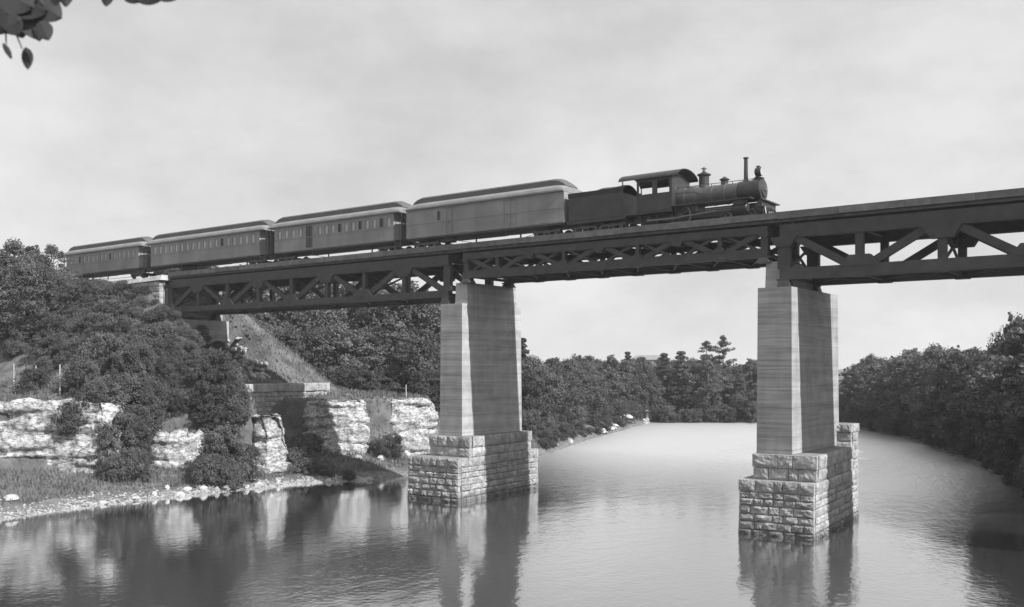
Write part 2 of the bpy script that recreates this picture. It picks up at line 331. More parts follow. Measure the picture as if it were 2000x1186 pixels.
# ------------------------------------------------------------------ terrain and river
LEFT_SHORE = [(-60, -60), (-66, -10), (-69, 20), (-69.8, 33.6), (-71, 42), (-69.7, 50.7), (-68.4, 60.8), (-65.0, 66.5), (-64.8, 75), (-65.5, 88), (-66.7, 97.5), (-76.4, 124), (-82.8, 146), (-90, 168), (-112, 176), (-160, 184)]
FAR_SHORE = [(-160, 204), (-112, 190), (-90, 182), (-72.6, 181), (-55.8, 178.6), (-41.5, 161), (-28.2, 133), (-21.5, 116.5), (-13.9, 96), (-9.4, 80), (-5, 68), (3, 50), (7, 30), (3.5, 9), (-1.5, 2.6), (-7, -1.5), (-12, -20), (-14, -60)]
RIVER = np.array(LEFT_SHORE + FAR_SHORE, float)
def river_dist(x, y):               # positive on land
    x = np.asarray(x, float); y = np.asarray(y, float)
    d = np.full(x.shape, 1e9); ins = np.zeros(x.shape, bool)
    P = RIVER; Q = np.roll(RIVER, -1, 0)
    for (ax, ay), (bx, by) in zip(P, Q):
        ux, uy = bx - ax, by - ay; t = np.clip(((x - ax) * ux + (y - ay) * uy) / (ux * ux + uy * uy), 0, 1)
        d = np.minimum(d, np.hypot(x - ax - t * ux, y - ay - t * uy))
        if ay != by: ins ^= ((ay > y) != (by > y)) & (x < (bx - ax) * (y - ay) / (by - ay) + ax)
    return np.where(ins, -d, d)
CL_Y = [20, 30, 40, 46, 53, 59.5, 63.5, 67, 70, 76, 84, 92, 110]
CL_X = [-92, -89, -83.2, -77.6, -77.8, -73.0, -77.6, -76.2, -73.4, -70.6, -72.0, -78, -95]
def sst(a, b, v):
    t = np.clip((v - a) / (b - a), 0, 1); return t * t * (3 - 2 * t)
def vnoise(x, y, s, seed=0):
    return (np.sin(x * s + seed) * np.cos(y * s * 1.13 + seed * 2.1) + .6 * np.sin(x * s * 2.3 + y * s * 1.7 + seed) + .4 * np.sin(x * s * 4.1 - y * s * 3.7 + seed * 3)) / 2
def terrain(x, y):
    x = np.asarray(x, float); y = np.asarray(y, float)
    d = river_dist(x, y)
    left = (x < -50) & (y < 178) & (x < -58 + 0 * y)
    zb = np.where(d < 0, np.maximum(-1.6, d * .35), np.minimum(d * (.24 + .5 * sst(80, 92, y)), 1.5 + .04 * d)) + .12 * vnoise(x, y, .9) * sst(0, 3, d)
    cl = np.interp(y, CL_Y, CL_X)
    plate = 7.4 + np.minimum(.05 * np.maximum(cl - x, 0), 3.0) - 2.6 * sst(80, 104, y)
    wall = sst(0.2, 1.6, cl - x) * (1 - sst(84, 98, y))
    roll = sst(2, 22, d)                        # round bank further up the river
    de = np.hypot(np.maximum(x + 91.8, 0) * 1.22, np.maximum(np.abs(y - 65) - 2.9 + 1.0 * sst(-103, -97, x), 0))
    emb = 20.55 - de * .78
    emb = emb - 6.0 * (1 - sst(1.0, 13.0, x + 91.0)) * (x > -92.2) * (1 - sst(3.6, 4.9, np.abs(y - 65)))
    z_left = zb + (np.maximum(plate, emb) - zb) * np.maximum(wall, roll * sst(82, 98, y)) + .22 * vnoise(x, y, .45, 2) * sst(4, 10, d) * sst(3, 7, de)
    z_far = np.where(d < 0, np.maximum(-1.6, d * .35), np.minimum(d * .4, 1.3 + .04 * np.minimum(d, 60))) + 4.0 * sst(40, 180, d) + .3 * vnoise(x, y, .2, 5) * sst(2, 10, d)
    z = np.where(left, z_left, z_far)
    return z
def ground_z(x, y): return float(terrain(np.array([x]), np.array([y]))[0])

gx = np.concatenate([np.arange(-1500, -400, 100), np.arange(-400, -132, 10), np.arange(-132, -58, .8), np.arange(-58, 40, 3), np.arange(40, 200, 12), np.arange(200, 1500, 100)])
gy = np.concatenate([np.arange(-400, -60, 40), np.arange(-60, 20, 6), np.arange(20, 112, .8), np.arange(112, 210, 3), np.arange(210, 420, 14), np.arange(420, 2500, 120)])
GX, GY = np.meshgrid(gx, gy); GZ = terrain(GX, GY)
nx, ny = len(gx), len(gy)
ii = (np.arange(ny - 1)[:, None] * nx + np.arange(nx - 1)[None, :]).ravel()
tm = fast_mesh('terrain', np.stack([GX.ravel(), GY.ravel(), GZ.ravel()], 1), np.stack([ii, ii + 1, ii + nx + 1, ii + nx], 1), M['ground']); tm.shade_smooth()
tag(link('terrain', tm), 'grassy river banks, railway embankment and hills beyond', 'ground', kind='structure')
w = MB(); w.add([(-400, -150, 0), (60, -150, 0), (60, 300, 0), (-400, 300, 0)], [(0, 1, 2, 3)])
tag(link('water', w.mesh('water', M['water'])), 'wide calm river with rippled grey surface', 'river', kind='structure')
# the bluff the photographer stands on
nb = MB(); ring = [(9, 24), (5, 11), (.4, 3.6), (-2.6, 1.2), (-6, -3.5), (-10, -14), (-10, -40), (40, -40), (40, 24)]
nn = len(ring)
vv = [(x, y, -1.5) for x, y in ring] + [(x + .3, y - .4, 6) for x, y in ring] + [(x + .2, y - .6, 9.15) for x, y in ring]
ff = [tuple(range(2 * nn, 3 * nn))]
for i in range(nn):
    j = (i + 1) % nn
    for k in (0, 1): ff.append((k*nn+j, k*nn+i, (k+1)*nn+i, (k+1)*nn+j))
nb.add(vv, ff); tag(link('near_bluff', nb.mesh('near_bluff', M['ground'])), 'high bluff on the near side of the river', 'bluff', kind='structure')

# ------------------------------------------------------------------ masonry
def stone_variants(n, mat, bulge):
    out = []
    for s in range(n):
        r = random.Random(100 + s); b = MB(); N = 5; v = []; ph = [r.uniform(0, 6.3) for _ in range(6)]
        for j in range(N + 1):
            for i in range(N + 1):
                x = -.5 + i / N; z = j / N; e = min(i, N - i, j, N - j)
                w = .75 + .22 * math.sin(5 * x + ph[0]) + .2 * math.sin(6 * z + ph[1]) + .15 * math.sin(11 * x + 8 * z + ph[2])
                y = -.01 * r.uniform(.2, 2.5) if e == 0 else -(bulge * (.72 if e == 1 else .9) * w * r.uniform(.82, 1.15))
                if 0 < i < N: x += r.uniform(-.03, .03)
                if 0 < j < N: z += r.uniform(-.04, .04)
                v.append((x, y, z))
        f = [(j*(N+1)+i, j*(N+1)+i+1, (j+1)*(N+1)+i+1, (j+1)*(N+1)+i) for j in range(N) for i in range(N)]
        o = len(v); v += [(-.5, .42, 0), (.5, .42, 0), (.5, .42, 1), (-.5, .42, 1)]
        bt = list(range(N + 1)); tp = [N*(N+1)+i for i in range(N + 1)]; lf = [j*(N+1) for j in range(N + 1)]; rt = [j*(N+1)+N for j in range(N + 1)]
        f += [tuple(bt[::-1]) + (o, o+1), tuple(tp) + (o+2, o+3), tuple(lf) + (o+3, o), tuple(rt[::-1]) + (o+1, o+2), (o, o+3, o+2, o+1)]
        b.add(v, f); out.append(b.mesh('stone', mat))
    return out
STONES = stone_variants(26, M['stone'], .13)
def masonry(parent, name, cx, cy, x0, x1, y0, y1, z0, courses, lens, rz=0.0, faces='nrfl', batter=0.0):
    """A block faced with rough stones; local to (cx, cy), turned by rz. courses: list of heights."""
    zt = z0 + sum(courses)
    core = MB(); core.taper((x0 - cx + .17, y0 - cy + .17, 0), (x1 - cx - .17, y1 - cy - .17, zt - z0 - .02), batter, batter)
    pl = parent.location if parent else (0, 0, 0)
    c = link(name, core.mesh(name, M['mortar']), parent, (cx - pl[0], cy - pl[1], z0 - pl[2]), rz)
    z = 0.0; n = 0
    for ci, hgt in enumerate(courses):
        ins = batter * z / max(zt - z0, .1); grow = .06 if ci == len(courses) - 1 else 0.0
        X0, X1, Y0_, Y1 = x0 - cx + ins - grow, x1 - cx - ins + grow, y0 - cy + ins - grow, y1 - cy - ins + grow
        for fc in faces:
            if fc == 'n': L, ang, org, dr = X1 - X0, 0, Vector((X0, Y0_, 0)), Vector((1, 0, 0))
            if fc == 'f': L, ang, org, dr = X1 - X0, math.pi, Vector((X1, Y1, 0)), Vector((-1, 0, 0))
            if fc == 'r': L, ang, org, dr = Y1 - Y0_ - .84, math.pi / 2, Vector((X1, Y0_ + .42, 0)), Vector((0, 1, 0))
            if fc == 'l': L, ang, org, dr = Y1 - Y0_ - .84, -math.pi / 2, Vector((X0, Y1 - .42, 0)), Vector((0, -1, 0))
            k = lens * (1.0 if fc in 'nr' else 1.9)
            cnt = max(2, round(L / k * R.uniform(.85, 1.15))); cuts = [0.0]
            wts = [R.uniform(.6, 1.5) for _ in range(cnt)]; tot = sum(wts)
            for q in wts: cuts.append(cuts[-1] + q / tot * L)
            for a, b in zip(cuts, cuts[1:]):
                p = org + dr * ((a + b) / 2)
                rv = R.random()
                link('stone', R.choice(STONES), c, (p.x, p.y, z + .012), ang, ((b - a - .035) * R.choice((-1, 1)), 1.0 + .35 * R.uniform(-1, 1), hgt - .035)); n += 1
        z += hgt
    return c

def pier(label, mat, lower, upper, stem, ped, z_shelf, z_ped, rz, tall_end):
    cx = (lower[0] + lower[1]) / 2; cy = (lower[2] + lower[3]) / 2
    t = empty('bridge_pier', (cx, cy, -.6), label, 'bridge pier', 'concrete and stone piers under the railway bridge')
    masonry(t, 'lower_masonry', cx, cy, *lower, -.6, [.5, .42, .52, .48, .55, .46, .44, .76], .85, rz, batter=.10)
    masonry(t, 'upper_masonry', cx, cy, *upper, 3.53, [.78, .88], 1.15, rz)
    if tall_end:
        masonry(t, 'ice_breaker_masonry', cx, cy, *tall_end, 3.5, [.66, .7, .62, .66, .6], 1.0, rz)
    b = MB(); b.taper((stem[0], stem[2], 5.19), (stem[1], stem[3], z_shelf), .06, .06)
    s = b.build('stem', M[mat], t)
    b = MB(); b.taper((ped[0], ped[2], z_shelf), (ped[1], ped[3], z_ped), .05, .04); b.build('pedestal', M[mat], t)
    return t
pier('stepped concrete bridge pier on stone base beside the limestone bluff', 'concrete', (-54.25, -48.95, 59.1, 71.2), (-53.1, -49.0, 60.7, 70.0), (-52.35, -49.95, 61.25, 69.7), (-51.3, -49.99, 62.0, 69.0), 16.15, 17.92, math.radians(2.5), None)
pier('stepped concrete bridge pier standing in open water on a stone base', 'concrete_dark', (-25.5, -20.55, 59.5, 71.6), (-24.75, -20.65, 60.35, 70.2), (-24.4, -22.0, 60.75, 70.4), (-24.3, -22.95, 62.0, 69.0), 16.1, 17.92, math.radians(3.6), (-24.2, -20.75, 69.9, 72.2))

# ------------------------------------------------------------------ steel spans
YN, YF = 62.15, 67.85
def span(label, xs, zb, zt, first_down, bc, tc_, post, diag, vert_all=True, gusset=.9):
    x0, x1 = xs[0], xs[-1]
    t = empty('truss_span', (x0, 65, zb), label, 'truss span', 'steel deck truss spans of the railway bridge')
    for Y in (YN, YF):
        MB().box((x0 - .25, Y - .28, zt - tc_), (x1 + .25, Y + .28, zt)).build('top_chord', M['steel'], t)
        MB().box((x0 - .25, Y - .28, zb), (x1 + .25, Y + .28, zb + bc)).build('bottom_chord', M['steel'], t)
        for i, x in enumerate(xs):
            end = i in (0, len(xs) - 1)
            if vert_all or end or (i % 2 == (1 if first_down else 0)):
                pw = post * (1.7 if end else 1)
                MB().box((x - pw / 2, Y - .2, zb + bc - .02), (x + pw / 2, Y + .2, zt - tc_ + .02)).build('vertical_post', M['steel'], t)
            b = MB()
            top = ((i % 2 == 0) == first_down)
            g = gusset * (.75 if end else 1)
            if top: pr = [(x - g, zt - tc_ + .08), (x + g, zt - tc_ + .08), (x + g * .55, zt - tc_ - g * .62), (x - g * .55, zt - tc_ - g * .62)]
            else: pr = [(x - g, zb + bc - .08), (x - g * .55, zb + bc + g * .5), (x + g * .55, zb + bc + g * .5), (x + g, zb + bc - .08)]
            v = [(a, Y - .31, c) for a, c in pr] + [(a, Y + .31, c) for a, c in pr]
            b.add(v, [(0, 1, 2, 3), (7, 6, 5, 4), (0, 4, 5, 1), (1, 5, 6, 2), (2, 6, 7, 3), (3, 7, 4, 0)])
            b.build('gusset_plate', M['steel'], t)
            b = MB().box((x - .45, Y - .33, zb - .05), (x + .45, Y + .33, zb + .06)); b.build('splice_plate', M['steel'], t)
        for i in range(len(xs) - 1):
            down = ((i % 2 == 0) == first_down)
            za, zc = (zt - tc_ / 2, zb + bc / 2) if down else (zb + bc / 2, zt - tc_ / 2)
            MB().beam((xs[i], Y, za), (xs[i+1], Y, zc), diag, .36, (0, 1, 0)).build('diagonal', M['steel'], t)
            if not vert_all: MB().beam((xs[i], Y, zc), (xs[i+1], Y, za), .17, .30, (0, 1, 0)).build('counter_diagonal', M['steel'], t)
    for i, x in enumerate(xs):
        MB().box((x - .16, YN + .28, zt - .62), (x + .16, YF - .28, zt - .03)).build('floor_beam', M['steel'], t)
        MB().box((x - .09, YN + .28, zb + .1), (x + .09, YF - .28, zb + .32)).build('cross_strut', M['steel'], t)
        if i < len(xs) - 1:
            MB().beam((x, YN, zb + .2), (xs[i+1], YF, zb + .2), .12, .12).beam((x, YF, zb + .2), (xs[i+1], YN, zb + .2), .12, .12).build('bottom_lateral', M['steel'], t)
        if i % 2 == 0 and zt - zb > 3:
            MB().beam((x, YN, zb + .5), (x, YF, zt - .7), .14, .14).beam((x, YF, zb + .5), (x, YN, zt - .7), .14, .14).build('sway_brace', M['steel'], t)
    for Y in (63.9, 66.1):
        MB().box((x0, Y - .14, zt - .02), (x1, Y + .14, zt + .5)).build('stringer', M['steel'], t)
    for Y in (YN, YF):
        for x in (x0 + .05, x1 - .05):
            MB().taper((x - .5, Y - .45, zb - (.36 if zb > 18 else .66)), (x + .5, Y + .45, zb - .04), .18, .12).build('bearing_shoe', M['steel'], t)
    return t
ZT = 20.32
span('steel deck truss reaching from the left abutment to the bluff-side pier'.replace('left ', 'stone '), [-91.4 + 4.9 * i for i in range(9)], 16.82, ZT, False, .55, .85, .42, .46, gusset=1.1)
span('shallow steel deck truss between the two concrete piers, under the locomotive', [-50.1 + 3.22 * i for i in range(9)], 18.24, ZT, True, .62, .52, .3, .36, vert_all=False, gusset=.5)
span('deep steel deck truss running on from the pier in open water to the far shore', [-23.0 + 4.9 * i for i in range(9)], 16.66, ZT, True, .75, .9, .5, .5, gusset=1.2)

# the pier pads for the shallow span are its pedestals; deck, ties and rails
dk = empty('bridge_deck', (-36, 65, 20.8), 'timber deck with ties, guard timbers and two rails carrying the train', 'bridge deck')
tie = MB().box((-.12, -3.15, 0), (.12, 3.15, .26)).mesh('railway_tie', M['timber'])
x = -91.2
while x < 17:
    link('railway_tie', tie, dk, (x + 36 + R.uniform(-.02, .02), R.uniform(-.06, .06), .0), 0); x += .43
for Y in (61.86, 68.14):
    for i in range(18):
        a = -91.3 + i * 6.0
        MB().box((a, Y - .14, 21.065 + R.uniform(0, .01)), (a + 5.985, Y + .14, 21.16)).build('guard_timber', M['timber'], dk)
for Y in (64.28, 65.72):
    MB().box((-130, Y - .035, 21.07), (18, Y + .035, 21.21)).box((-130, Y - .07, 21.062), (18, Y + .07, 21.09)).build('rail', M['rail'], dk)
MB().box((-91.3, 61.92, 20.5), (17, 62.4, 20.8)).build('edge_beam', M['timber'], dk)
for i in range(27):
    a = -91.3 + i * 4.0
    MB().box((a, 61.70 + R.uniform(-.012, .012), 20.70 + R.uniform(-.02, .02)), (a + 3.985, 61.755, 21.11 + R.uniform(-.012, .012))).build('fascia_board', M['timber'], dk)
    MB().box((a, 68.245, 20.72), (a + 3.985, 68.30, 21.1)).build('fascia_board', M['timber'], dk)
MB().box((-91.3, 67.6, 20.5), (17, 68.08, 20.8)).build('edge_beam', M['timber'], dk)
# ballast on the embankment
bl = MB().prism([(62.2, 20.35), (67.8, 20.35), (66.6, 21.06), (63.4, 21.06)], -220, -91.6)
tag(bl.build('ballast', grey_mat('ballast', .14, .3, 4, .95, .06, 6)), 'crushed stone ballast under the track on the embankment', 'ballast', kind='stuff')

# abutment: wing wall, back wall and bridge seat of dressed stone, with a concrete footing wall below
ab = empty('bridge_abutment', (-93.5, 65, 10), 'pale dressed stone abutment with wing wall at the embankment end of the bridge', 'abutment')
masonry(ab, 'wing_wall', -94.9, 61.4, -98.0, -91.85, 61.0, 61.9, 16.6, [.62, .6, .64, .6, .62, .5], .95, 0, faces='nrl')
MB().add([(-98.3, 60.75, 20.15), (-91.4, 60.75, 20.3), (-91.4, 62.1, 20.3), (-98.3, 62.1, 20.15), (-98.3, 60.95, 20.5), (-91.4, 60.95, 20.85), (-91.4, 62.0, 20.85), (-98.3, 62.0, 20.5)],
         [(3,2,1,0),(4,5,6,7),(0,1,5,4),(1,2,6,5),(2,3,7,6),(3,0,4,7)]).build('coping', M['rock'], ab)
MB().box((-92.9, 61.9, 14), (-91.95, 69.2, 20.6)).build('back_wall', M['concrete'], ab)
MB().box((-93.2, 61.15, 9), (-90.5, 69.0, 16.12)).build('bridge_seat', M['concrete'], ab)
# old pier base from the former bridge, on the bluff
ob = empty('old_pier_base', (-79.6, 66, 5), 'old stone pier base with a flat coping on the bluff under the bridge', 'stone wall')
masonry(ob, 'masonry_body', -79.6, 65.8, -80.9, -78.35, 58.9, 72.6, 5.2, [.55, .5, .55, .5, .55, .5], .95, 0)
masonry(ob, 'coping_course', -79.6, 65.8, -81.1, -78.15, 58.7, 72.8, 8.36, [.85], 1.5, 0)

# ------------------------------------------------------------------ train
ZR = 21.21            # rail top
def wheel_mesh(r, spokes=0):
    b = MB()
    if spokes:
        b.lathe((0, -.06, 0), (0, 1, 0), [(0, r - .13), (0, r), (.1, r), (.13, r + .03), (.13, r - .13), (0, r - .13)], 28, cap=False)
        b.lathe((0, -.09, 0), (0, 1, 0), [(0, .16), (.2, .16)], 12)
        for k in range(spokes):
            a = 2 * math.pi * k / spokes
            b.beam((math.cos(a) * .1, 0, math.sin(a) * .1), (math.cos(a) * (r - .1), 0, math.sin(a) * (r - .1)), .06, .07, (0, 1, 0))
    else:
        b.lathe((0, -.06, 0), (0, 1, 0), [(0, r * .3), (-.02, r * .3), (.02, r * .75), (0, r), (.09, r), (.12, r + .03), (.12, r * .3)], 20)
    return b.mesh('wheel', M['wheel'])
W_SMALL = wheel_mesh(.42); W_DRIVE = wheel_mesh(.80, 14); W_PILOT = wheel_mesh(.40, 8)
def truck(parent, x):
    ox, oy, oz = parent.location
    b = MB()
    for Y in (64.05, 65.95):
        b.box((x - 1.35, Y - .07, ZR + .52), (x + 1.35, Y + .07, ZR + .70))
        b.box((x - 1.15, Y - .05, ZR + .22), (x + 1.15, Y + .05, ZR + .30))
        for dx in (-.95, .95): b.box((x + dx - .14, Y - .1, ZR + .28), (x + dx + .14, Y + .1, ZR + .60))
        for dx in (-.22, .22): b.lathe((x + dx, Y, ZR + .28), (0, 0, 1), [(0, .09), (.28, .09)], 8)
    b.box((x - .3, 63.95, ZR + .45), (x + .3, 66.05, ZR + .72))
    f = b.build('truck', M['cardark'], parent)
    for dx in (-.95, .95):
        for Y in (64.25, 65.75): link('wheel', W_SMALL, f, (x + dx - ox, Y - oy, ZR + .42 - oz))
        MB().lathe((x + dx, 64.2, ZR + .42), (0, 1, 0), [(0, .07), (1.6, .07)], 8).build('axle', M['wheel'], f)
def roof_profile(inset=0.0, monitor=False):
    if monitor: return [(64.0, 25.42), (63.98, 25.86), (64.25, 26.02), (65, 26.14), (65.75, 26.02), (66.02, 25.86), (66.0, 25.42)]
    return [(63.32, 24.82), (63.32, 24.95), (63.42, 25.16), (63.66, 25.34), (64.05, 25.46), (65.95, 25.46), (66.34, 25.34), (66.58, 25.16), (66.68, 24.95), (66.68, 24.82)]
def rail_car(label, x0, x1, windows, doors, open_windows=(), baggage=False, n_vents=3, group='cars of the passing train'):
    plat = 0.0 if baggage else .85
    b0, b1 = x0 + plat, x1 - plat                       # body ends
    t = empty('baggage_car' if baggage else 'passenger_car', ((x0 + x1) / 2, 65, ZR), label, 'rail car', group)
    z0, z1 = 22.32, 24.9
    MB().box((x0 + .1, 63.6, 22.2), (x1 - .1, 66.4, 22.34)).build('underframe', M['cardark'], t)
    ws, wh = 23.62, 24.52
    for side, Y in ((-1, 63.5), (1, 66.5)):
        ya, yb = (Y, Y + .09) if side < 0 else (Y - .09, Y)
        holes = sorted([(a, c, ws, wh) for a, c in windows] + [(a, c, z0 + .12, 24.72) for a, c in doors])
        b = MB()
        b.box((b0, ya, 24.72), (b1, yb, z1))
        xx = b0
        for a, c, za, zc in holes:
            if a > xx: b.box((xx, ya, z0), (a, yb, 24.72))
            if za > z0: b.box((a, ya, z0), (c, yb, za))
            if zc < 24.72: b.box((a, ya, zc), (c, yb, 24.72))
            xx = c
        b.box((xx, ya, z0), (b1, yb, 24.72))
        o = -1 if side < 0 else 1
        yo = Y + o * .0
        w = b.build('side_wall', M['car'], t)
        for zz, hh in ((23.5, .06), (24.66, .07), (22.4, .09)):
            q = MB().box((b0 + .01, min(Y, Y + o * .03), zz), (b1 - .01, max(Y, Y + o * .03), zz + hh)); q.build('moulding', M['car'], w)
        for i, (a, c) in enumerate(windows):
            f = MB(); yy = Y + o * .02; yi = Y - o * .05; lo, hi = min(yy, yi), max(yy, yi)
            f.box((a + .002, lo, ws + .002), (a + .05, hi, wh - .002)).box((c - .05, lo, ws + .002), (c - .002, hi, wh - .002))
            f.box((a + .05, lo, ws + .002), (c - .05, hi, ws + .06)).box((a + .05, lo, wh - .06), (c - .05, hi, wh - .002))
            fo = f.build('window', M['car'], w)
            MB().box((a + .05, Y - o * .06 - .01, ws + .06), (c - .05, Y - o * .06 + .01, wh - .06)).build('pane', M['dark'] if i in open_windows else M['blind'], fo)
        for a, c in doors:
            d = MB(); yd = Y - o * .06
            d.box((a, yd - .02, z0 + .12), (c, yd + .02, 24.72)); mt = M['car'] if baggage else M['cardark']
            dd = d.build('door', mt, t)
            k = MB(); yk = Y - o * .02
            for u in (a + .05, c - .05, (a + c) / 2): k.box((u - .04, yk - .02, z0 + .2), (u + .04, yk + .02, 24.6))
            k.box((a + .09, yk - .02, 23.3), ((a + c) / 2 - .05, yk + .02, 23.4)).box(((a + c) / 2 + .05, yk - .02, 23.3), (c - .09, yk + .02, 23.4))
            k.build('door_batten', M['car'] if baggage else M['cardark'], dd)
    for xe, o in ((b0, 1), (b1, -1)):
        e = MB(); a, c = min(xe, xe + o * .09), max(xe, xe + o * .09)
        e.box((a, 63.59, z0), (c, 64.6, z1)).box((a, 65.4, z0), (c, 66.41, z1)).box((a, 64.6, 24.4), (c, 65.4, z1))
        en = e.build('end_wall', M['car'], t)
        MB().box((xe + o * .06 - .02, 64.6, z0), (xe + o * .06 + .02, 65.4, 24.4)).build('end_door', M['cardark'], en)
        if not baggage:
            xo = xe - o * plat
            p = MB(); lo, hi = min(xe, xo), max(xe, xo)
            p.box((lo, 63.6, 22.22), (hi, 66.4, 22.33))
            for Y in (63.66, 66.34):
                for k in range(3): p.box((lo + .1, Y - .14, 21.72 + .17 * k), (hi - .1, Y + .14, 21.76 + .17 * k))
                p.box((lo + .06, Y - .14, 21.7), (lo + .1, Y + .14, 22.25)).box((hi - .1, Y - .14, 21.7), (hi - .06, Y + .14, 22.25))
            pf = p.build('platform', M['cardark'], t)
            r = MB(); xr = xo + o * .08
            for Y in (63.7, 64.4, 65.6, 66.3): r.box((xr - .025, Y - .025, 22.33), (xr + .025, Y + .025, 23.35))
            for zz in (22.8, 23.33): r.box((xr - .02, 63.7, zz), (xr + .02, 64.4, zz + .04)).box((xr - .02, 65.6, zz), (xr + .02, 66.3, zz + .04))
            for Y in (63.7, 66.3): r.box((xr - .03, Y - .03, 23.35), (xr + .03, Y + .03, 25.02))
            r.box((xr - .02, 63.68, 24.84), (xr + .02, 66.32, 24.9)); r.build('platform_railing', M['cardark'], pf)
    # roof: lower deck with drooped ends, clerestory on top
    prof = roof_profile(); n = len(prof); v = []; f = []
    st = [(x0 - .02, .72, -.02), (x0 + .25, .86, .0), (x0 + .7, .96, .0), (x0 + 1.3, 1, 0), (x1 - 1.3, 1, 0), (x1 - .7, .96, 0), (x1 - .25, .86, 0), (x1 + .02, .72, -.02)]
    for xx, k, dz in st:
        for y, z in prof: v.append((xx, 65 + (y - 65) * (.95 + .05 * k), 24.82 + (z - 24.82) * (k ** 1.4) + dz))
    for i in range(len(st) - 1):
        for k in range(n): f.append((i*n+k, i*n+(k+1) % n, (i+1)*n+(k+1) % n, (i+1)*n+k))
    f += [tuple(range(n-1, -1, -1)), tuple((len(st)-1)*n + k for k in range(n))]
    rf = MB().add(v, f).build('roof', M['roof'], t)
    prof = roof_profile(monitor=True); n = len(prof); v = []; f = []
    st = [(x0 + .2, .05), (x0 + .45, .45), (x0 + .8, .8), (x0 + 1.25, 1), (x1 - 1.25, 1), (x1 - .8, .8), (x1 - .45, .45), (x1 - .2, .05)]
    for xx, k in st:
        for y, z in prof: v.append((xx, 65 + (y - 65) * (.9 + .1 * k), 25.36 + (z - 25.36) * k))
    for i in range(len(st) - 1):
        for k in range(n): f.append((i*n+k, i*n+(k+1) % n, (i+1)*n+(k+1) % n, (i+1)*n+k))
    f += [tuple(range(n-1, -1, -1)), tuple((len(st)-1)*n + k for k in range(n))]
    mo = MB().add(v, f).build('clerestory', M['monitor'], rf)
    for k in range(n_vents):
        xv = x0 + (x1 - x0) * (k + .6) / n_vents
        MB().lathe((xv, 64.9, 25.9), (0, 0, 1), [(0, .08), (.14, .08), (.15, .15), (.24, .12)], 10).build('roof_vent', M['monitor'], rf)
    b = MB()
    for Y in (64.0, 66.0):
        pts = [(x0 + 3.6, 22.2), (x0 + 6, 21.78), (x1 - 6, 21.78), (x1 - 3.6, 22.2)]
        for (xa, za), (xb, zb_) in zip(pts, pts[1:]): b.beam((xa, Y, za), (xb, Y, zb_), .04, .04)
        for xq in (x0 + 6, x1 - 6): b.box((xq - .05, Y - .05, 21.76), (xq + .05, Y + .05, 22.2))
    b.build('truss_rod', M['cardark'], t)
    if baggage: MB().box(((x0 + x1) / 2 - 5.1, 64.3, 21.85), ((x0 + x1) / 2 - 3.9, 65.1, 22.2)).build('battery_box', M['cardark'], t)
    for xq in (x0 + 2.0, x1 - 2.0): truck(t, xq)
    for xq, o in ((x0, -1), (x1, 1)): MB().box((min(xq, xq + o * .3), 64.85, 21.95), (max(xq, xq + o * .3), 65.15, 22.15)).build('coupler', M['cardark'], t)
    return t
def win_row(a, b, n, w): st = (b - a) / n; return [(a + st * (i + .5) - w / 2, a + st * (i + .5) + w / 2) for i in range(n)]
rail_car('last passenger car of the train, half hidden by hillside trees', -116.2, -98.9, win_row(-114.6, -100.4, 15, .52), [], (2, 9), n_vents=4)
rail_car('passenger coach with one long unbroken row of pale windows', -98.2, -77.5, win_row(-97.0, -78.9, 18, .58), [], (12,), n_vents=4)
rail_car('combination coach with a dark side door between two groups of windows', -76.9, -58.9, win_row(-75.8, -71.7, 4, .55) + win_row(-69.9, -59.9, 11, .52), [(-71.4, -70.5)], (7, 10, 13), n_vents=0)
rail_car('windowless baggage car with two side doors coupled behind the tender', -58.2, -41.4, [(-54.6, -54.2)], [(-53.6, -52.3), (-47.4, -46.0)], (0,), baggage=True, n_vents=0)

# tender
tn = empty('tender', (-38.5, 65, ZR), 'black coal tender coupled between locomotive and baggage car', 'tender', 'cars of the passing train')
MB().box((-41.2, 63.6, 22.1), (-35.9, 66.4, 22.36)).build('underframe', M['loco'], tn)
b = MB(); b.box((-41.0, 63.55, 22.36), (-36.2, 66.45, 24.15)); b.build('tank', M['loco'], tn)
b = MB()
for Y, o in ((63.55, -1), (66.45, 1)):
    b.add([(-41.0, Y, 24.15), (-36.2, Y, 24.15), (-36.2, Y + o * .14, 24.5), (-41.0, Y + o * .14, 24.5), (-41.0, Y - o * .05, 24.15), (-36.2, Y - o * .05, 24.15), (-36.2, Y + o * .09, 24.5), (-41.0, Y + o * .09, 24.5)],
          [(0,1,2,3),(7,6,5,4),(0,4,5,1),(1,5,6,2),(2,6,7,3),(3,7,4,0)])
b.box((-41.06, 63.55, 24.15), (-41.0, 66.45, 24.5)).build('flared_collar', M['loco'], tn)
b = MB(); N = 14; v = []; rr = random.Random(3)
for i in range(N + 1):
    for j in range(7):
        x = -40.9 + i * 4.6 / N; y = 63.65 + j * 2.7 / 6
        z = 24.2 + (.62 if 0 < j < 6 else .12) * (math.sin(math.pi * j / 6) ** .6) * (0.65 + .45 * min(1, i / N * 1.6)) + rr.uniform(-.06, .08)
        v.append((x, y, z))
b.add(v, [(i*7+j, (i+1)*7+j, (i+1)*7+j+1, i*7+j+1) for i in range(N) for j in range(6)]); b.build('coal_load', M['coal'], tn)
for xq in (-39.7, -37.4): truck(tn, xq)

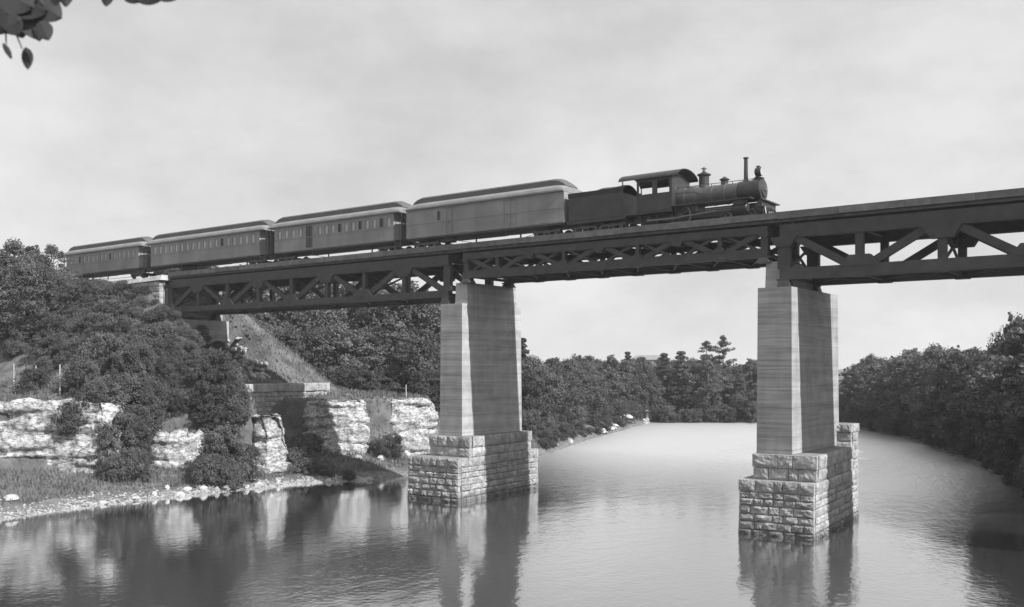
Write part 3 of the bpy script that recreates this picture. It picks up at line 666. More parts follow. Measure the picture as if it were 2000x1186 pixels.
# locomotive (eight-wheeler), heading +X
lo = empty('steam_locomotive', (-30, 65, ZR), 'black steam locomotive with tall thin stack and open cab heading the train', 'locomotive')
AX = 23.36
b = MB(); b.sm = False
b.lathe((-32.2, 65, AX), (1, 0, 0), [(0, .84), (1.6, .82), (2.2, .74), (4.9, .72)], 28); bo = b.build('boiler', M['boiler'], lo)
for xq in (-31.4, -30.6, -29.3, -28.3, -27.4):
    MB().lathe((xq, 65, AX), (1, 0, 0), [(0, .76 if xq > -30.9 else .855), (.07, .76 if xq > -30.9 else .855)], 28).build('boiler_band', M['brass'], bo)
sb = MB().lathe((-27.3, 65, AX), (1, 0, 0), [(0, .78), (1.65, .78), (1.72, .74), (1.74, .55), (1.82, .5), (1.86, .2)], 28).build('smokebox', M['loco'], lo)
MB().lathe((-25.45, 65, AX), (1, 0, 0), [(0, .12), (.08, .1)], 12).build('smokebox_door_knob', M['brass'], sb)
MB().lathe((-26.9, 65, AX + .68), (0, 0, 1), [(0, .3), (.12, .24), (.2, .15), (1.68, .13), (1.70, .19), (1.78, .19), (1.8, .13)], 16).build('smoke_stack', M['loco'], lo)
MB().lathe((-28.53, 65, AX + .6), (0, 0, 1), [(0, .34), (.15, .26), (.42, .26), (.44, .36), (.5, .36), (.58, .2), (.68, .08)], 18).build('sand_dome', M['loco'], lo)
sd = MB().lathe((-30.13, 65, AX + .62), (0, 0, 1), [(0, .46), (.16, .37), (.92, .37), (.94, .5), (1.02, .5), (1.1, .3), (1.2, .14), (1.3, .1)], 20).build('steam_dome', M['loco'], lo)
MB().lathe((-30.13, 65, AX + 1.9), (0, 0, 1), [(0, .05), (.12, .05), (.13, .2), (.19, .2), (.22, .04), (.3, .04)], 12).build('whistle', M['brass'], sd)
hl = MB(); hl.box((-26.28, 64.82, AX + .74), (-25.6, 65.18, AX + .9)); hl.box((-26.12, 64.7, AX + .9), (-25.78, 65.3, AX + .96))
hl.lathe((-26.2, 65, AX + 1.32), (1, 0, 0), [(0, .2), (.06, .3), (.4, .32), (.46, .3)], 18); hl.lathe((-25.98, 65, AX + 1.58), (0, 0, 1), [(0, .14), (.1, .12), (.12, .17), (.18, .1)], 12)
hd = hl.build('headlight', M['loco'], lo)
MB().lathe((-25.735, 65, AX + 1.32), (1, 0, 0), [(0, .25), (.02, .25)], 18).build('lens', M['blind'], hd)
hr = MB()
for Y in (64.2, 65.8):
    hr.beam((-32.0, Y, AX + .72), (-26.0, Y, AX + .72), .045, .045)
    for xq in (-31, -29.2, -27.6, -26.1): hr.beam((xq, Y, AX + .72), (xq, 65 + (Y - 65) * .75, AX + .5), .04, .04)
hr.build('handrail', M['brass'], lo)
b = MB()
for Y in (63.75, 66.25): b.box((-32.2, Y - .32, 22.62), (-25.9, Y + .32, 22.70))
b.build('running_board', M['loco'], lo)
# cab: walls with real openings
cb = MB()
for Y in (63.5, 66.5):
    ya, yb = (Y, Y + .05) if Y < 65 else (Y - .05, Y)
    cb.box((-34.9, ya, 22.45), (-32.0, yb, 23.75)); cb.box((-34.9, ya, 24.72), (-32.0, yb, 24.95))
    for a, c in ((-34.9, -34.72), (-33.6, -33.2), (-32.2, -32.0)): cb.box((a, ya, 23.75), (c, yb, 24.72))
    cb.box((-36.15, ya, 22.45), (-36.08, yb, 24.95))
cb.box((-32.05, 63.56, 22.45), (-32.0, 64.15, 24.95)).box((-32.05, 65.85, 22.45), (-32.0, 66.44, 24.95)).box((-32.05, 64.15, 24.1), (-32.0, 65.85, 25.2))
ca = cb.build('cab', M['loco'], lo)
prof = [(63.28, 24.93)] + [(65 + 1.72 * math.sin(a), 24.93 + .62 * math.cos(a) ** 1.2 if math.cos(a) > 0 else 24.93) for a in [math.radians(q) for q in range(-85, 90, 17)]] + [(66.72, 24.93)]
inner = [(y, z - .06) for y, z in prof]
MB().prism(prof + inner[::-1], -36.35, -31.4).build('cab_roof', M['loco'], ca)
MB().box((-36.1, 63.55, 22.3), (-32.0, 66.45, 22.46)).build('footplate', M['loco'], lo)
# frames, cylinders, wheels, rods, pilot
fr = MB()
for Y in (64.5, 65.5): fr.box((-35.6, Y - .06, 21.75), (-25.4, Y + .06, 22.25))
fr.box((-33.2, 64.2, 22.2), (-30.4, 65.8, 22.9)).build('frame', M['loco'], lo)
for Y in (63.95, 66.05):
    cy = MB().lathe((-27.45, Y, 22.05), (1, 0, 0), [(0, .3), (.04, .34), (1.1, .34), (1.14, .3)], 18); cy.box((-27.3, Y - .28, 22.3), (-26.5, Y + .28, 22.62)); cy.build('cylinder', M['loco'], lo)
    rd = MB().beam((-34.2, Y - (.12 if Y < 65 else -.12), ZR + .62), (-31.6, Y - (.12 if Y < 65 else -.12), ZR + .62), .05, .12)
    rd.beam((-31.6, Y - (.18 if Y < 65 else -.18), ZR + .64), (-28.6, Y - (.18 if Y < 65 else -.18), 22.05), .05, .11).beam((-28.6, Y, 22.05), (-27.4, Y, 22.05), .06, .06)
    rd.build('connecting_rod', M['brass'], lo)
for xq in (-34.2, -31.6):
    for Y in (64.2, 65.8): link('driving_wheel', W_DRIVE, lo, (xq + 30, Y - 65, .80))
    MB().lathe((xq, 64.1, ZR + .80), (0, 1, 0), [(0, .1), (1.8, .1)], 10).build('axle', M['wheel'], lo)
for xq in (-28.1, -26.2):
    for Y in (64.28, 65.72): link('pilot_wheel', W_PILOT, lo, (xq + 30, Y - 65, .40))
    MB().lathe((xq, 64.2, ZR + .40), (0, 1, 0), [(0, .08), (1.6, .08)], 10).build('axle', M['wheel'], lo)
MB().box((-25.55, 63.7, 22.0), (-25.2, 66.3, 22.42)).build('buffer_beam', M['loco'], lo)
pi_ = MB(); pi_.box((-25.2, 63.9, 21.95), (-25.12, 66.1, 22.08)); pi_.add([(-25.2, 63.75, 21.34), (-24.15, 65, 21.34), (-25.2, 66.25, 21.34), (-25.2, 63.75, 21.42), (-24.15, 65, 21.42), (-25.2, 66.25, 21.42)], [(0,2,1),(3,4,5),(0,1,4,3),(1,2,5,4),(2,0,3,5)])
pl = pi_.build('pilot', M['loco'], lo)
for k in range(13):
    s = -1 + 2 * k / 12; y = 65 + s * 1.2; xt = -24.2 - abs(s) * .95
    MB().beam((xt, y, 21.38), (-25.15, 65 + s * 1.05, 22.05), .07, .05).build('pilot_slat', M['loco'], pl)
MB().box((-25.25, 63.4, 22.42), (-25.0, 66.6, 22.5)).build('pilot_deck', M['loco'], lo)

# ------------------------------------------------------------------ cliffs and rocks
def fbm(x, y, z, seed):
    v = 0; a = 1.0; s = 1.0
    for k in range(5):
        v += a * np.sin(x * s * 1.3 + seed + 1.7 * np.sin(y * s + k)) * np.sin(y * s * 1.1 + seed * .7 + 1.3 * np.sin(z * s * 1.2 + k)) * np.cos(z * s * .9 + seed * 1.3 + k + x * s * .5)
        a *= .55; s *= 1.95
    return v
def cliff(label, line, zb, zt, seed, thick=2.5, lean=.5, ragged=.5, group=None):
    """line: plan points of the face (left to right as seen from the river), a solid slab of bedded rock behind it."""
    pts = [Vector((p[0], p[1], 0)) for p in line]; L = [0]
    for a, c in zip(pts, pts[1:]): L.append(L[-1] + (c - a).length)
    nu = max(14, int(L[-1] / .16)); nv = max(14, int((zt - zb + 1) / .15))
    us = np.linspace(0, L[-1], nu); px = np.interp(us, L, [p.x for p in pts]); py = np.interp(us, L, [p.y for p in pts])
    tx, ty = np.gradient(px), np.gradient(py); ln = np.hypot(tx, ty); nxv, nyv = ty / ln, -tx / ln       # outward normal
    rs = np.random.RandomState(seed)
    top = zt + ragged * (fbm(us * .55, us * 0 + 1.0, us * 0, seed)) - .35 * ragged * np.abs(np.sin(us * 1.1 + seed))
    beds = np.cumsum(rs.uniform(.25, .8, 40)) + zb - 1; off = rs.uniform(-.16, .16, 41)
    V = []
    for j in range(nv):
        v = j / (nv - 1); z = zb - .8 + (top - zb + .8) * v
        bi = np.searchsorted(beds, z + .12 * np.sin(us * .7 + seed))
        blk = np.floor(us / .9 + off[bi] * 9 + .3 * np.sin(z * 2))
        step = .85 * off[bi] + .15 * np.sin(blk * 12.9898 + bi * 78.2)
        d = step + .22 * fbm(px * .8, py * .8, z * .9, seed) - lean * v ** 1.6 - .5 * (v > .93) * (v - .93) / .07
        edge = np.minimum(us, L[-1] - us); d = d - .9 * np.exp(-edge / .45)
        V.append(np.stack([px + nxv * d, py + nyv * d, z + .05 * fbm(px * 2, py * 2, z * 2, seed + 3)], 1))
    for back in (.45, 1.0):
        V.append(np.stack([px - nxv * thick * back, py - nyv * thick * back, top - .35 * back + .1 * fbm(px, py, top, seed + 1)], 1))
    V.append(np.stack([px - nxv * thick, py - nyv * thick, 0 * us + zb - .8], 1))
    V = np.array(V); rows = V.shape[0]
    i0 = (np.arange(rows - 1)[:, None] * nu + np.arange(nu - 1)[None, :]).ravel()
    f = np.stack([i0, i0 + 1, i0 + nu + 1, i0 + nu], 1)
    m = fast_mesh('limestone_cliff', V.reshape(-1, 3), f, M['cliff'])
    return tag(link('limestone_cliff', m), label, 'cliff', group or 'limestone outcrops along the river bank')
cliff('broad pale limestone cliff below the fence posts, cracked and streaked', [(-87.5, 35.5), (-83.6, 40.3), (-80.2, 43.2), (-77.0, 45.6), (-76.6, 48.0)], 1.3, 8.1, 11, ragged=.5)
cliff('small rounded pale limestone outcrop showing between two dark bushes', [(-78.6, 50.4), (-76.6, 51.6), (-75.4, 53.2), (-75.3, 55.6)], 1.4, 5.1, 12, ragged=.5)
cliff('pale limestone buttress with a narrow top beside the gully under the bridge', [(-73.8, 58.2), (-71.9, 59.2), (-71.6, 61.6), (-74.8, 63.6)], .9, 6.3, 13, lean=1.1, ragged=.35)
cliff('speckled limestone face beside the shaded gully under the bridge', [(-77.0, 67.0), (-74.0, 68.3), (-73.0, 69.6), (-71.9, 72.9), (-73.0, 74.2)], 1.8, 7.5, 14, lean=.7, ragged=.25)
cliff('bright limestone cliff corner behind the stone base of the bluff-side pier', [(-74.0, 74.6), (-71.4, 75.6), (-69.9, 78.0), (-69.4, 80.5), (-70.8, 83.0)], 1.8, 7.5, 15, lean=.6, ragged=.3)
cliff('low white rock ledge at the water where the river bends away', [(-91.5, 160), (-89.5, 164), (-88.9, 167), (-90.5, 170)], -.2, 3.2, 16, lean=.8, ragged=.6)

def rock_mesh(seed, n=10):
    r = np.random.RandomState(seed); b = MB(); v = []; rows = 6
    for j in range(rows):
        ph = -math.pi / 2 + math.pi * j / (rows - 1)
        for k in range(n):
            a = 2 * math.pi * k / n; q = 1 + r.uniform(-.24, .24)
            v.append((math.cos(a) * math.cos(ph) * q, math.sin(a) * math.cos(ph) * q * .8, max(-.45, math.sin(ph) * (.62 + r.uniform(-.1, .1)))))
    f = [(j*n+k, j*n+(k+1) % n, (j+1)*n+(k+1) % n, (j+1)*n+k) for j in range(rows - 1) for k in range(n)]
    return b.add(v, f).mesh('boulder', M['rock'])
ROCKS = [rock_mesh(s) for s in range(6)]
def boulder(x, y, sx, sz, label, group=None, rz=None):
    o = link('boulder', R.choice(ROCKS), None, (x, y, ground_z(x, y) + sz * .12), R.uniform(0, 6.3) if rz is None else rz, (sx, sx * R.uniform(.7, 1.1), sz))
    return tag(o, label, 'rock', group)
p = at_z(22, 990, .25); boulder(p.x, p.y, .75, .45, 'single pale boulder lying alone on the grassy beach below the broad cliff')
p = at_z(752, 948, .25); boulder(p.x, p.y, 1.1, .5, 'flat pale boulder at the water beside the stone pier base', rz=2.1)
p = at_z(1218, 829, .3); boulder(p.x, p.y, 2.2, 1.1, 'long pale boulder at the water near the river bend')
p = at_f(213, 590, 108); tag(MB().box((-1.5, -.3, -.12), (1.5, .3, .12)).build('stone_slab', M['rock']), 'flat pale slab lying among bushes on the slope below the wing wall', 'stone slab'); bpy.data.objects['stone_slab'].location = (p.x, p.y, ground_z(p.x, p.y) + .35)
for (px, py) in [(352, 965), (372, 960), (398, 958), (424, 957), (450, 955), (478, 951), (505, 948), (330, 962), (545, 944), (640, 938), (300, 968), (262, 972), (240, 978), (200, 980)]:
    q = at_z(px, py - 2, .28); boulder(q.x + R.uniform(-.5, .2), q.y, R.uniform(.25, .5), R.uniform(.25, .5), 'small pale rock in the line of rubble along the water below the bushes', 'rubble rocks along the water')
for (px, py) in [(690, 925), (700, 905), (722, 918), (745, 902), (757, 897), (680, 890)]:
    q = at_z(px, py, 1.0); boulder(q.x, q.y, R.uniform(.3, .65), R.uniform(.3, .6), 'fallen pale block below the speckled limestone face', 'fallen blocks under the limestone face')
def ground_hit(px, py):
    d = ray(px, py); k = np.arange(60, 260, .4); x, y = d[0] * k, d[1] * k
    ok = (terrain(x, y) >= CAMH + d[2] * k) & (x < -60)
    if not ok.any(): return None
    i = int(np.argmax(ok)); return float(x[i]), float(y[i])
for k in range(46):         # spill of broken stone down the slope
    t = R.random(); px = 440 + 80 * t + R.uniform(-14, 14); py = 682 + 62 * t + R.uniform(-8, 8)
    h = ground_hit(px, py)
    if h: boulder(h[0], h[1], R.uniform(.22, .55), R.uniform(.3, .6), 'broken white stone in the spill down the slope under the bridge', 'spill of broken stone on the slope')
for (px, py) in [(345, 700), (328, 742), (300, 740), (352, 712), (338, 696), (330, 626)]:
    h = ground_hit(px, py)
    if h: boulder(h[0], h[1], R.uniform(.4, .7), R.uniform(.5, .9), 'white stone showing between bushes on the hillside', 'white stones on the bushy hillside')
# pebbles: too many to count
rs = np.random.RandomState(5); PV = []; PF = []; base = 0
bx = np.array([[math.cos(a) * .5, math.sin(a) * .5, 0] for a in np.linspace(0, 2 * math.pi, 6)[:-1]] + [[0.05, .03, .42]])
bf = [(k, (k + 1) % 5, 5) for k in range(5)]
n = 2600; Y = 66 - 38 * rs.uniform(0, 1, n) ** 1.7; X = np.interp(Y, [q[1] for q in LEFT_SHORE], [q[0] for q in LEFT_SHORE]) + .35 - np.abs(rs.normal(0, 1.3, n)); Z = terrain(X, Y) - .02
for k in range(n):
    s = rs.uniform(.06, .24) * (1.5 if rs.rand() < .15 else 1); a = rs.uniform(0, 6.3)
    c, sn = math.cos(a), math.sin(a); q = bx * [s * rs.uniform(.8, 1.6), s, s]
    PV.append(np.stack([q[:, 0] * c - q[:, 1] * sn + X[k], q[:, 0] * sn + q[:, 1] * c + Y[k], q[:, 2] + Z[k]], 1)); PF += [(i + base, j + base, l + base) for i, j, l in bf]; base += 6
tag(link('pebbles', fast_mesh('pebbles', np.concatenate(PV), np.array(PF), M['rock'])), 'pale pebbles and broken stone along the water line', 'pebbles', kind='stuff')

# ------------------------------------------------------------------ vegetation
def leaf_cloud(rs, centers, radii, per, size, flat=0.0):
    """Quads scattered through ball-shaped clumps."""
    V = []
    for (c, rad, n) in zip(centers, radii, per):
        d = rs.normal(size=(n, 3)); d /= np.linalg.norm(d, axis=1)[:, None]; rr = rad * rs.uniform(.35, 1.0, n) ** .6
        p = np.asarray(c) + d * rr[:, None] * [1, 1, .8 - .4 * flat]
        nrm = d * .7 + rs.normal(size=(n, 3)) * .6 + [0, 0, .35 + flat]; nrm /= np.linalg.norm(nrm, axis=1)[:, None]
        t = np.cross(nrm, rs.normal(size=(n, 3))); t /= np.linalg.norm(t, axis=1)[:, None]; b = np.cross(nrm, t)
        s = size * rs.uniform(.6, 1.35, n)[:, None]
        V.append(np.stack([p - t * s * .5, p + b * s * .32, p + t * s * .5, p - b * s * .32], 1))
    V = np.concatenate(V); n = len(V)
    return V.reshape(-1, 3), np.arange(4 * n).reshape(n, 4)
def broad_tree(seed, H=10.0, r=3.2, base=.18, n=110, per=170, size=.25):
    rs = np.random.RandomState(seed); cs = []; rad = []
    lob = rs.uniform(0, 6.3, 3)
    while len(cs) < n:
        u = rs.uniform(0, 1); a = rs.uniform(0, 2 * math.pi)
        prof = (math.sin(math.pi * min(1, (u * .88 + .12))) ** .75) * (1 + .22 * math.sin(3 * a + lob[0] + u * 4) + .15 * math.sin(5 * a + lob[1]))
        q = r * prof * math.sqrt(rs.uniform(.1, 1.25)); z = H * (base + (1 - base) * u * .93) + rs.uniform(-.3, .3)
        cs.append((q * math.cos(a), q * math.sin(a), z)); rad.append(rs.uniform(.38, 1.1) * r / 3.2)
    pc = [int(per * rs.uniform(.6, 1.3)) for _ in cs]
    for k in range(46):                     # stray sprays that break the outline
        u = rs.uniform(.15, 1.06); a = rs.uniform(0, 6.3); q = r * (math.sin(math.pi * min(.97, u * .85 + .12)) ** .75) * rs.uniform(1.0, 1.28)
        cs.append((q * math.cos(a), q * math.sin(a), H * (base + (1 - base) * u * .95))); rad.append(rs.uniform(.16, .4)); pc.append(int(rs.uniform(14, 42)))
    v, f = leaf_cloud(rs, cs, rad, pc, size)
    crown = fast_mesh('crown', v, f, M['leaf_a'])
    b = MB(); b.tube([(0, 0, -.4), (.08, 0, H * .25), (-.06, .1, H * .55), (.05, 0, H * .9)], [.26, .2, .13, .03])
    for k in range(9):
        a = rs.uniform(0, 6.3); z = H * rs.uniform(.22, .7); q = r * rs.uniform(.5, .85)
        b.tube([(0, 0, z), (math.cos(a) * q * .5, math.sin(a) * q * .5, z + H * .07), (math.cos(a) * q, math.sin(a) * q, z + H * .16)], [.1, .06, .02], 5)
    return b.mesh('trunk', M['trunk']), crown
def shrub(seed, H=3.0, r=1.9, n=60, per=130, size=.165):
    rs = np.random.RandomState(seed); cs = []; rad = []
    for k in range(n):
        a = rs.uniform(0, 6.3); u = rs.uniform(0, 1) ** .8; q = r * math.sqrt(max(.05, 1 - (u - .15) ** 2)) * math.sqrt(rs.uniform(.05, 1)) * (1 + .25 * math.sin(3 * a + seed))
        cs.append((q * math.cos(a), q * math.sin(a), H * u * .88 + .15)); rad.append(rs.uniform(.35, .75))
    pc = [int(per * rs.uniform(.6, 1.3)) for _ in cs]
    for k in range(26):
        a = rs.uniform(0, 6.3); u = rs.uniform(.3, 1.08); q = r * math.sqrt(max(.03, 1.05 - u * u)) * rs.uniform(.9, 1.25)
        cs.append((q * math.cos(a), q * math.sin(a), H * u)); rad.append(rs.uniform(.1, .26)); pc.append(int(rs.uniform(10, 30)))
    v, f = leaf_cloud(rs, cs, rad, pc, size)
    b = MB()
    for k in range(6):
        a = rs.uniform(0, 6.3); q = r * rs.uniform(.3, .7)
        b.tube([(0, 0, -.3), (math.cos(a) * q * .4, math.sin(a) * q * .4, H * .4), (math.cos(a) * q, math.sin(a) * q, H * .8)], [.06, .04, .01], 5)
    return b.mesh('stem', M['trunk']), fast_mesh('foliage', v, f, M['leaf_b'])
def pine(seed, H=14.0, spread=2.8, start=.35, whorls=11, spruce=False):
    rs = np.random.RandomState(seed); cs = []; rad = []; per = []; b = MB()
    b.tube([(0, 0, -.4), (.05, .05, H * .5), (0, 0, H)], [.24, .15, .02])
    for k in range(whorls):
        u = k / (whorls - 1); z = H * (start + (1 - start) * u * .98)
        w = spread * ((1 - u) ** .8 * .95 + .06) if spruce else spread * (math.sin(math.pi * (.22 + .7 * u)) ** .8) * rs.uniform(.55, 1.15)
        for q in range(7 if spruce else 5):
            a = rs.uniform(0, 6.3); L = w * rs.uniform(.35, 1.15); dz = -.25 * L if spruce else rs.uniform(-.05, .38) * L
            if not spruce: z += rs.uniform(-.45, .45) * H / 22
            b.tube([(0, 0, z), (math.cos(a) * L * .6, math.sin(a) * L * .6, z + dz * .5), (math.cos(a) * L, math.sin(a) * L, z + dz)], [.05, .035, .01], 4)
            m = max(2, int(L / .45))
            for j in range(m):
                t = (j + 1.0) / m
                if not spruce and t < .35: continue
                cs.append((math.cos(a) * L * t, math.sin(a) * L * t, z + dz * t)); rad.append(.24 + .26 * (1 - abs(t - .7))); per.append(46)
    cs.append((0, 0, H - .2)); rad.append(.25); per.append(30)
    v, f = leaf_cloud(rs, cs, rad, per, .24, .3)
    return b.mesh('trunk', M['trunk']), fast_mesh('crown', v, f, M['needle'])
BROAD = [broad_tree(20 + s, r=3.2 + .35 * (s % 3), base=(.1, .16, .06)[s % 3]) for s in range(4)] + [broad_tree(30, r=2.9, base=.22, n=62, per=150), broad_tree(31, r=3.5, base=.2, n=55, per=160), broad_tree(32, r=2.2, base=.12, n=70, per=150)]
SHRUB = [shrub(40 + s) for s in range(5)]
BUSH = [shrub(50 + s, 6.0, 2.3, 120, 150, .2) for s in range(4)]
PINE = [pine(60), pine(61, spread=2.3, start=.25, whorls=13), pine(62, spread=3.0, start=.3, whorls=9)]
SPRUCE = [pine(70, 10, 2.0, .06, 16, True), pine(71, 10, 1.7, .05, 17, True)]
def plant(name, meshes, x, y, h, base_h, label, cat, group, wide=1.0, parts=('trunk', 'crown'), z=None, rz=None):
    zz = ground_z(x, y) - .1 if z is None else z
    if group:
        lo_, hi_ = (8.5, 12.5) if cat == 'tree' else ((4.4, 5.5) if cat == 'bush' else (1.4, 2.1))
        adj = ('low ' if h < lo_ else 'tall ' if h > hi_ else 'middling ') + ('broad ' if wide > 1.15 else 'narrow ' if wide < .95 else '')
        for w_ in ('tall ', 'lower ', 'large ', 'small '): label = label[len(w_):] if label.startswith(w_) else label
        label = adj + label; group = adj + group
    e = empty(name, (x, y, zz), label, cat, group); e.rotation_euler.z = R.uniform(0, 6.3) if rz is None else rz
    k = h / base_h; e.scale = (k * wide, k * wide, k)
    link(parts[0], meshes[0], e); link(parts[1], meshes[1], e); return e
def tree_px(px, ytop, F, label, group, wide=1.0, kind='b', over=0.0, i=None):
    d = at_f(px, ytop, F); z = ground_z(d.x, d.y); h = max(3.0, d.z - z + over)
    if kind == 'b': return plant('broadleaf_tree', BROAD[R.randrange(7) if i is None else i], d.x, d.y, h, 10.0, label, 'tree', group, wide)
    if kind == 's': return plant('spruce_tree', SPRUCE[R.randrange(2) if i is None else i], d.x, d.y, h, 10.0, label, 'tree', group, wide)
    return plant('pine_tree', PINE[R.randrange(3) if i is None else i], d.x, d.y, h, 14.0, label, 'tree', group, wide)
def shrub_at(x, y, h, label, group, wide=1.0):
    if h > 3.4: return plant('bush', BUSH[R.randrange(4)], x, y, h, 6.0, label, 'bush', group, wide, ('stem', 'foliage'))
    return plant('shrub', SHRUB[R.randrange(5)], x, y, h, 3.0, label, 'shrub', group, wide, ('stem', 'foliage'))

# trees hiding the tail of the train
for (px, yt, Y) in [(28, 468, 55), (62, 476, 57.5), (100, 478, 58.5), (10, 490, 52), (45, 505, 53), (85, 515, 55), (125, 522, 58)]:
    t = at_y(px, yt, Y); F = -SN * t.x + CS * t.y
    tree_px(px, yt, F, 'leafy tree on the embankment slope hiding the tail of the train', 'trees on the embankment slope', 1.0)
# trees behind the truss next to the abutment
for (px, yt, F) in [(330, 560, 131), (365, 530, 130), (400, 522, 138), (440, 520, 142), (480, 522, 140), (520, 525, 146), (560, 524, 140), (600, 530, 146), (640, 534, 142), (680, 545, 146), (715, 548, 140), (752, 545, 146), (790, 556, 142), (822, 568, 148), (855, 590, 145), (890, 600, 150), (930, 625, 150), (970, 650, 152), (1005, 668, 155)]:
    tree_px(px, yt + R.uniform(-4, 6), F + R.uniform(-3, 3), 'tall leafy tree in the wood behind the steel truss next to the abutment', 'wood behind the truss', R.uniform(.95, 1.25), over=.4)
for (px, yt, F) in [(470, 610, 128), (520, 630, 128), (565, 640, 127), (610, 640, 130), (655, 630, 131), (700, 640, 132), (745, 636, 132), (790, 645, 130), (830, 640, 128), (850, 680, 131), (540, 585, 136), (630, 580, 138), (725, 590, 138), (800, 600, 137)]:
    tree_px(px, yt, F, 'lower leafy tree at the edge of the wood above the grassy bluff', 'front trees of the wood behind the truss', R.uniform(1.1, 1.4))
for (px, yt, F) in [(838, 716, 118), (590, 705, 124), (660, 712, 126), (700, 716, 126), (745, 716, 126)]:
    d = at_f(px, yt, F); shrub_at(d.x, d.y, max(1.6, d.z - ground_z(d.x, d.y)), 'bush on the grassy bluff in front of the wood behind the truss', 'bushes on the grassy bluff', 1.1)
# hillside shrubs below the embankment
for k in range(135):
    px = R.uniform(0, 425); py = R.uniform(565, 772)
    h = ground_hit(px, py)
    if not h: continue
    if 225 < px < 345 and py < 640: continue
    if px > 330 and py < 690 and R.random() < .5: continue
    if py > 700 and px < 130 and R.random() < .65: continue
    zone = 'behind the fence posts above the broad cliff' if px < 135 and py > 660 else 'on the slope below the last passenger car' if px < 240 else 'on the slope below the stone wing wall' if px < 335 else 'on the slope below the truss end'
    shrub_at(h[0], h[1], R.uniform(1.1, 2.5), 'dark leafy shrub ' + zone, 'shrubs ' + zone, R.uniform(.85, 1.35))
for (px, py, hh) in [(150, 600, 4.2), (60, 610, 4.5), (20, 640, 4.0), (110, 650, 3.6), (345, 670, 2.2), (300, 680, 2.6), (200, 680, 3)]:
    h = ground_hit(px, py + 30)
    if h: shrub_at(h[0], h[1], hh, 'dark leafy shrub covering the slope between the embankment and the cliff', 'shrubs on the embankment slope', 1.0)
for k in range(26):
    px = R.uniform(335, 430); py = R.uniform(640, 745); h = ground_hit(px, py)
    if h: shrub_at(h[0], h[1], R.uniform(1.0, 1.9), 'dark leafy shrub at the foot of the abutment under the truss end', 'shrubs at the foot of the abutment', R.uniform(.9, 1.2))
for k in range(30):
    x_ = -118 + 20.5 * k / 29 + R.uniform(-.4, .4); shrub_at(x_, 60.6 + R.uniform(-.9, .5), R.uniform(1.3, 2.2), 'dark leafy shrub along the embankment crest beside the last passenger car', 'shrubs along the embankment crest', R.uniform(.9, 1.2))
for k in range(40):
    px = R.uniform(120, 345); py = R.uniform(575, 660); h = ground_hit(px, py)
    if h: shrub_at(h[0], h[1], R.uniform(.7, 1.4) if px > 225 else R.uniform(1.2, 2.2), 'dark leafy shrub high on the embankment slope below the train', 'shrubs high on the embankment slope', R.uniform(1.0, 1.4))
# big bushes hanging over and standing before the cliffs
for (px, yb, F, hh, wd) in [(212, 905, 83, 4.6, .75), (240, 915, 84, 5.6, .75), (268, 905, 85, 5.2, .7), (235, 880, 88, 6.4, .75), (275, 860, 90, 5.8, .7), (190, 830, 88, 4.0, .8), (300, 830, 92, 4.0, .8), (262, 930, 82.5, 2.8, .8), (225, 932, 81.5, 2.2, .8), (180, 800, 90, 2.6, 1.0)]:
    d = at_f(px, yb, F); shrub_at(d.x, d.y, hh, 'large dark bush overhanging the bank between the broad cliff and the small outcrop', 'bushes between the cliffs', wd)
for (px, yb, F, hh, wd) in [(418, 895, 85.5, 4.8, .75), (445, 900, 86, 5.6, .72), (474, 892, 87.0, 3.4, .75), (425, 850, 91, 5.8, .72), (452, 845, 92, 3.6, .75), (405, 905, 84.5, 2.8, .8), (450, 915, 84.5, 2.4, .8), (400, 830, 91, 4.4, .75), (372, 800, 95, 3.6, .8)]:
    d = at_f(px, yb, F); shrub_at(d.x, d.y, hh, 'large dark bush standing before the limestone buttress under the bridge', 'bushes by the limestone buttress', wd)
for (px, yb, F, z, hh, wd) in [(592, 850, 96, 3.4, 2.6, .9), (605, 830, 98, 4.5, 2.2, .9), (580, 880, 93, 2.0, 2.2, 1.0), (745, 850, 101, 2.6, 2.4, .8), (768, 840, 101, 3.0, 2.8, .6), (605, 905, 92.5, 1.4, 1.5, 1.1), (640, 915, 92.5, 1.2, 1.2, 1.3), (680, 930, 91.5, .8, 1.0, 1.3)]:
    d = at_f(px, yb, F); shrub_at(d.x, d.y, hh, 'dark bush in the shaded gully between the limestone faces', 'bushes in the gully', wd)
for k in range(60):
    px = R.uniform(140, 345) if k < 32 else R.uniform(375, 462); py = R.uniform(735, 880)
    if (300 < px < 400 and py > 800) or (px > 485 and py > 790): continue
    h = ground_hit(px, py)
    if h: shrub_at(h[0], h[1], R.uniform(1.6, 2.8), 'dark leafy shrub on the steep face of the river bluff between the cliffs', 'shrubs on the bluff face', R.uniform(.9, 1.2))
for (px, py) in [(300, 800), (312, 780), (325, 812), (340, 795), (355, 815), (368, 800), (382, 812), (395, 825), (305, 825), (345, 822), (375, 825), (318, 750), (352, 765), (385, 780), (404, 845), (300, 850)]:
    h = ground_hit(px, py)
    if h: shrub_at(h[0], h[1], R.uniform(1.2, 2.0), 'dark leafy shrub on the bluff just above the small rounded outcrop', 'shrubs above the small outcrop', R.uniform(.9, 1.2))
for k in range(34):
    px = R.uniform(215, 345); py = R.uniform(578, 668); h = ground_hit(px, py)
    if h: shrub_at(h[0], h[1], R.uniform(.5, 1.0), 'scrubby shrub close below the stone wing wall', 'scrub below the wing wall', R.uniform(1.0, 1.5))
